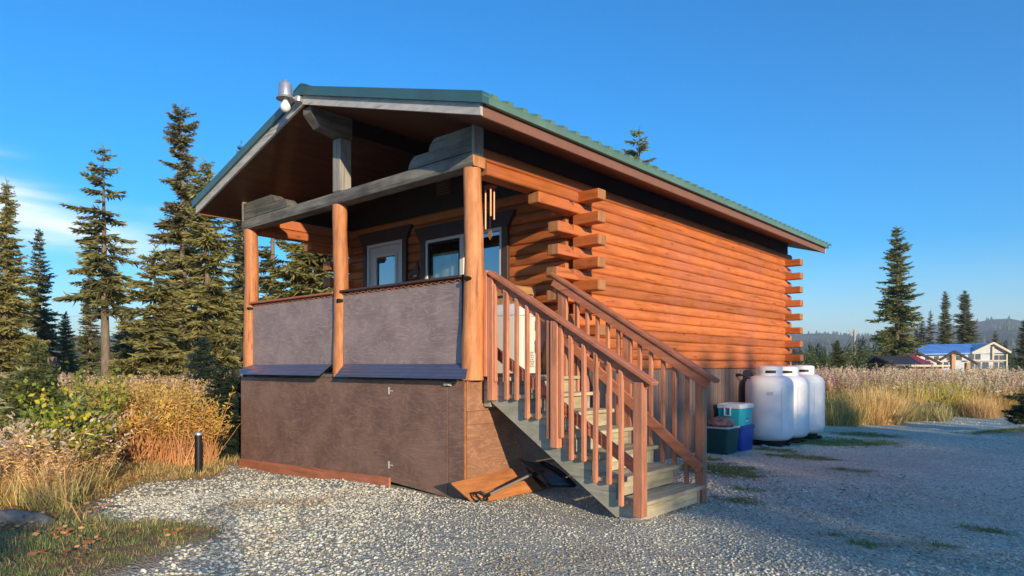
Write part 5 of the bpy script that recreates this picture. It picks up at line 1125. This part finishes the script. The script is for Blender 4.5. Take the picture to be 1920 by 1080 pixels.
kp = MB(); kp.beam(PT(1634, 690, 3.0, 42, 0, 0), PT(1696, 690, 3.0, 42, 0, 0), .08, .5); kp.build('back_wall', RW, shed)
NONE = 0; k.build('wall', [TM, RW], shed)
k = MB(); k.box(sx(1680), sx(1750), -1.62, -1.52, sv_(687.5), sv_(684.2), 0, None, MH); k.build('fascia', CR_, shed)
# timber frame
fr = thing('timber_frame', 'bare timber frame with dark zigzag rafters and tan posts between shed and house', 'timber frame', ground_at(1780, 44)); S3 = 44 / FPX; p = ground_at(1780, 44); HB = CAM.z - p.z
MH = Matrix(((f_x.x, f_y.x, 0, p.x), (f_x.y, f_y.y, 0, p.y), (0, 0, 1, p.z), (0, 0, 0, 1))); sx = lambda u: (u - 1780) * S3; sv_ = lambda v: HB + (685.3 - v) * S3
for a, b_, c_, e_ in ((1718, 660, 1765, 682), (1762, 675, 1790, 659), (1790, 659, 1832, 682), (1705, 668, 1721, 659)):
    k = MB(); k.beam(MH @ Vector((sx(a), 0, sv_(b_))), MH @ Vector((sx(c_), 0, sv_(e_))), .12, .14); k.build('rafter', RW, fr)
for a, t_ in ((1724, 661), (1790, 661), (1750, 682), (1766, 680), (1818, 680)):
    k = MB(); k.box(sx(a) - .12, sx(a) + .12, .1, .34, 0, sv_(t_), 0, None, MH); k.build('post', TM, fr)
k = MB(); k.box(sx(1745), sx(1835), .36, .46, sv_(678.5), sv_(676), 0, None, MH); k.build('tie_beam', CR_, fr)
# utility pole
p = ground_at(1602, 60); k = MB(); pole = thing('utility_pole', 'pale wooden utility pole with a short crossarm at the wood edge', 'utility pole', p); h = CAM.z - p.z + (685.3 - 618) / FPX * 60
k.tube([p, p + Vector((0, 0, h))], [.13, .10], 10); k.build('mast', M['conc'], pole, smooth=50)
k = MB(); q = p + Vector((0, 0, h - .12)); k.beam(q - RT * .55, q + RT * .35, .1, .1); k.build('crossarm', M['conc'], pole)
k = MB(); k.tube([q - RT * .1, q - RT * .9 - Vector((0, 0, 1.8)) + FW * .1, q - RT * 1.7 - Vector((0, 0, 3.5))], .012, 5); k.build('guy_wire', M['pad'], pole)

# ------------------------------------------------------------------ far woods and hill
def lowtree(seed, H=6.0, c=(.13, .17, .07)):
    r = np.random.default_rng(seed); Ps, Ds, Ls, Ws, Cs = [], [], [], [], []
    z = .1
    while z < H * .98:
        t = z / H; env = 1.15 * (1 - t) ** .75 + .06; n = 13
        a = r.uniform(0, 6.28, n); s = r.uniform(.15, .9, n); P = np.stack([np.cos(a) * env * s * .6, np.sin(a) * env * s * .6, np.full(n, z) + r.normal(0, .1, n)], 1)
        D = np.stack([np.cos(a), np.sin(a), np.full(n, -.35 + .7 * t)], 1); Ps.append(P); Ds.append(D); Ls.append(env * r.uniform(.4, .75, n)); Ws.append(np.full(n, .26)); Cs.append(np.tile(np.array(c), (n, 1)) * r.uniform(.6, 1.5, (n, 1))); z += .26
    P, D, L, W_, C = (np.concatenate(a) for a in (Ps, Ds, Ls, Ws, Cs)); V, F = needle_arrays(P, D, L, W_, r); return V, F, np.repeat(C, 2, 0)
lt = [lowtree(1), lowtree(2, c=(.10, .135, .07)), lowtree(3, 6, (.20, .23, .08))]
def wood(n_, u0, u1, d0, d1, s0, s1, name, label, seed):
    r = np.random.default_rng(seed); P, u, d = polar_pts(n_, u0, u1, d0, d1, r, .8); n = len(P)
    V, F, C = scatter(lt, place(P, -.1), r.uniform(0, 6.28, n), r.uniform(s0, s1, n), None, r.uniform(.75, 1.25, (n, 1)) * np.ones((1, 3)))
    o = np_mesh(name, V, F, C, [VEG]); tag(o, label, 'wood', kind='stuff')
wood(750, 1350, 2500, 105, 300, .55, 1.2, 'far_wood', 'dark spruce wood beyond the field on the right', 61)
wood(330, -900, 1350, 38, 120, .35, .85, 'left_wood', 'dense spruce wood behind the trees on the left', 62)
wood(170, 1380, 1665, 52, 100, .38, .72, 'near_wood', 'light green young spruces behind the utility pole', 63)
def hill():
    nb, nd = 150, 26; B = np.linspace(R(-95), R(62), nb); Dd = np.linspace(700, 2600, nd)
    V = np.zeros((nb, nd, 3)); hz_ = np.zeros((nb, nd))
    for i, b in enumerate(B):
        # bearing measured from the camera's forward direction, right positive
        u = 960 + FPX * math.tan(max(min(b, R(80)), R(-80))) if abs(b) < R(80) else 0
        prof = 62 + 16 * sstep(1650, 1900, np.array(u)) + 5 * math.sin(u * .011) + 3.5 * math.sin(u * .037 + 1) if b > 0 else 45 + 10 * math.sin(b * 9)
        for j, d in enumerate(Dd):
            s = (d - 700) / 1900; h = prof / FPX * 1900 * (1.0 if s > .63 else (s / .63) ** .8) * (1 - .1 * math.sin(i * .5 + j * .9))
            dirv = FW * math.cos(b) + RT * math.sin(b); q = CAM + dirv * d / max(math.cos(b), .35) * 1.0
            V[i, j] = (q.x, q.y, h - 2)
    i = np.arange(nb - 1); j = np.arange(nd - 1); a = (i[:, None] * nd + j[None]).ravel(); F = np.stack([a, a + nd, a + nd + 1, a + 1], 1)
    m, nt, b_ = mat_base('hill_forest', .95, .1); n1 = noise_n(nt, mapping(nt, (1, 1, 1)), .02, 8, .7); n2 = noise_n(nt, mapping(nt, (1, 1, 5)), .006, 5, .6)
    c = ramp(nt, n1, [(.35, (.035, .055, .035)), (.65, (.075, .095, .045))]); c = mix(nt, ramp(nt, n2, [(.5, (0, 0, 0)), (.62, (.8, .8, .8))]), c, (.22, .19, .10)); nt.links.new(c, b_.inputs['Base Color']); bump(nt, b_, n1, 1, 12)
    o = np_mesh('hill', V.reshape(-1, 3), F, None, [m], smooth=True); tag(o, kind='structure')
    r = np.random.default_rng(8); n = 5200; ii = r.integers(0, nb - 1, n); keep = ii > 60; ii = ii[keep]; n = len(ii); jj = np.where(r.random(n) < .4, r.integers(14, 18, n), r.integers(0, nd - 1, n)); fa, fb = r.random(n)[:, None], r.random(n)[:, None]
    P = (V[ii, jj] * (1 - fa) + V[ii + 1, jj] * fa) * (1 - fb) + (V[ii, jj + 1] * (1 - fa) + V[ii + 1, jj + 1] * fa) * fb
    a = np.linspace(0, 2 * np.pi, 7)[:-1]; base = np.concatenate([np.stack([np.cos(a) * 2.6, np.sin(a) * 2.6, np.zeros(6)], 1), np.stack([np.cos(a + .5) * 1.5, np.sin(a + .5) * 1.5, np.full(6, 6.)], 1), [[0, 0, 12.]]])
    Fb = np.array([[q, (q + 1) % 6, 6 + (q + 1) % 6] for q in range(6)] + [[q, 6 + (q + 1) % 6, 6 + q] for q in range(6)] + [[6 + q, 6 + (q + 1) % 6, 12] for q in range(6)])
    Vv, Ff, Cc = scatter([(base, Fb, np.tile([[.10, .13, .08]], (len(Fb), 1)))], P - np.array([0, 0, 1]), r.uniform(0, 6, n), np.stack([r.uniform(.8, 1.9, n)] * 2 + [r.uniform(.6, 1.3, n)], 1), None, r.uniform(.6, 1.4, (n, 1)) * np.ones((1, 3)))
    o = np_mesh('hill_trees', Vv, Ff, Cc, [VEG]); tag(o, 'distant spruce forest covering the hill on the right', 'forest', kind='stuff')
hill()

# ------------------------------------------------------------------ spruces behind the photographer that shade the yard
BH = 'spruces behind the photographer'
def shade_trees():
    protos = []
    for s in range(3):
        V, F, C, tr = spruce_mesh(10.0, 1.9, .02, 1.3, 70 + s, DG, DG2, .6, 1.0, .7); t = thing('spruce_tree', 'tall spruce far behind the photographer', 'spruce tree', (60 + s * 4, -60, 0), 0, BH)
        a = np.array([60 + s * 4, -60, 0.]); np_mesh('crown', V + a, F, C, [VEG], t); tr.v = [(v[0] + a[0], v[1] + a[1], v[2]) for v in tr.v]; tr.build('trunk', M['bark'], t, recalc=False); protos.append(t)
    # positions given as (cross-sun offset s, distance towards the sun D, height)
    sx_, sy_ = Vector((1, -.45)).normalized(); px, py = -sy_, sx_          # px,py: direction across the sun
    n = 0
    for s, D, h in SHADE:
        x, y = px * s + sx_ * D, py * s + sy_ * D; c = protos[n % 3]
        if n < 3: c.location = (x, y, hz(x, y)); c.scale = (h[0], h[0], h[1] / 10)
        else: copy_tree(c, (x, y, hz(x, y)), n * 1.3, (h[0], h[1] / 10), 'tall spruce far behind the photographer', BH)
        n += 1
def shade_h(s, D, x, z):
    y = (s - .41 * x) / .912; return z + .2234 * (D - (.912 * x - .41 * y))
SHADE = []
q = 2.2
while q < 30:
    D = 34 + 5 * ((q * 7.3) % 1); x, z = (.1, 1.42) if q < 11.5 else ((2.0, .25) if q < 14 else (2.0, -.1))
    SHADE.append((q, D, (.85, shade_h(q, D, x, z) + .18 + .25 * ((q * 3.7) % 1)))); q += .85
for q, D, x, z in ((-3.9, 33, -1.6, .62), (-4.5, 32, -2.0, .7), (-5.6, 30, -1, .7), (-7, 31, .5, .9), (-8.6, 30, 1, .8), (-10.5, 31, 1, 1), (-13, 30, 1, 1)):
    SHADE.append((q, D, (.62, shade_h(q, D, x, z))))
SHADE.append((-2.4, 30, (.22, shade_h(-2.4, 30, -2.6, .1))))  # narrow spruce added to cast a streak like the photographer's own shadow
shade_trees()

# ------------------------------------------------------------------ air
def haze():
    k = MB(); k.box(-4200, 4200, -4200, 4200, -3, 230); m = bpy.data.materials.new('haze_air'); m.use_nodes = True; nt = m.node_tree; nt.nodes.clear()
    o = nt.nodes.new('ShaderNodeOutputMaterial'); v = nt.nodes.new('ShaderNodeVolumePrincipled'); v.inputs['Color'].default_value = (.75, .86, 1, 1); v.inputs['Density'].default_value = HAZE; v.inputs['Anisotropy'].default_value = 0
    nt.links.new(v.outputs[0], o.inputs['Volume']); ob = k.build('haze', m); tag(ob, 'thin bluish air between here and the hill', 'haze', kind='stuff')
HAZE = .0003
haze()
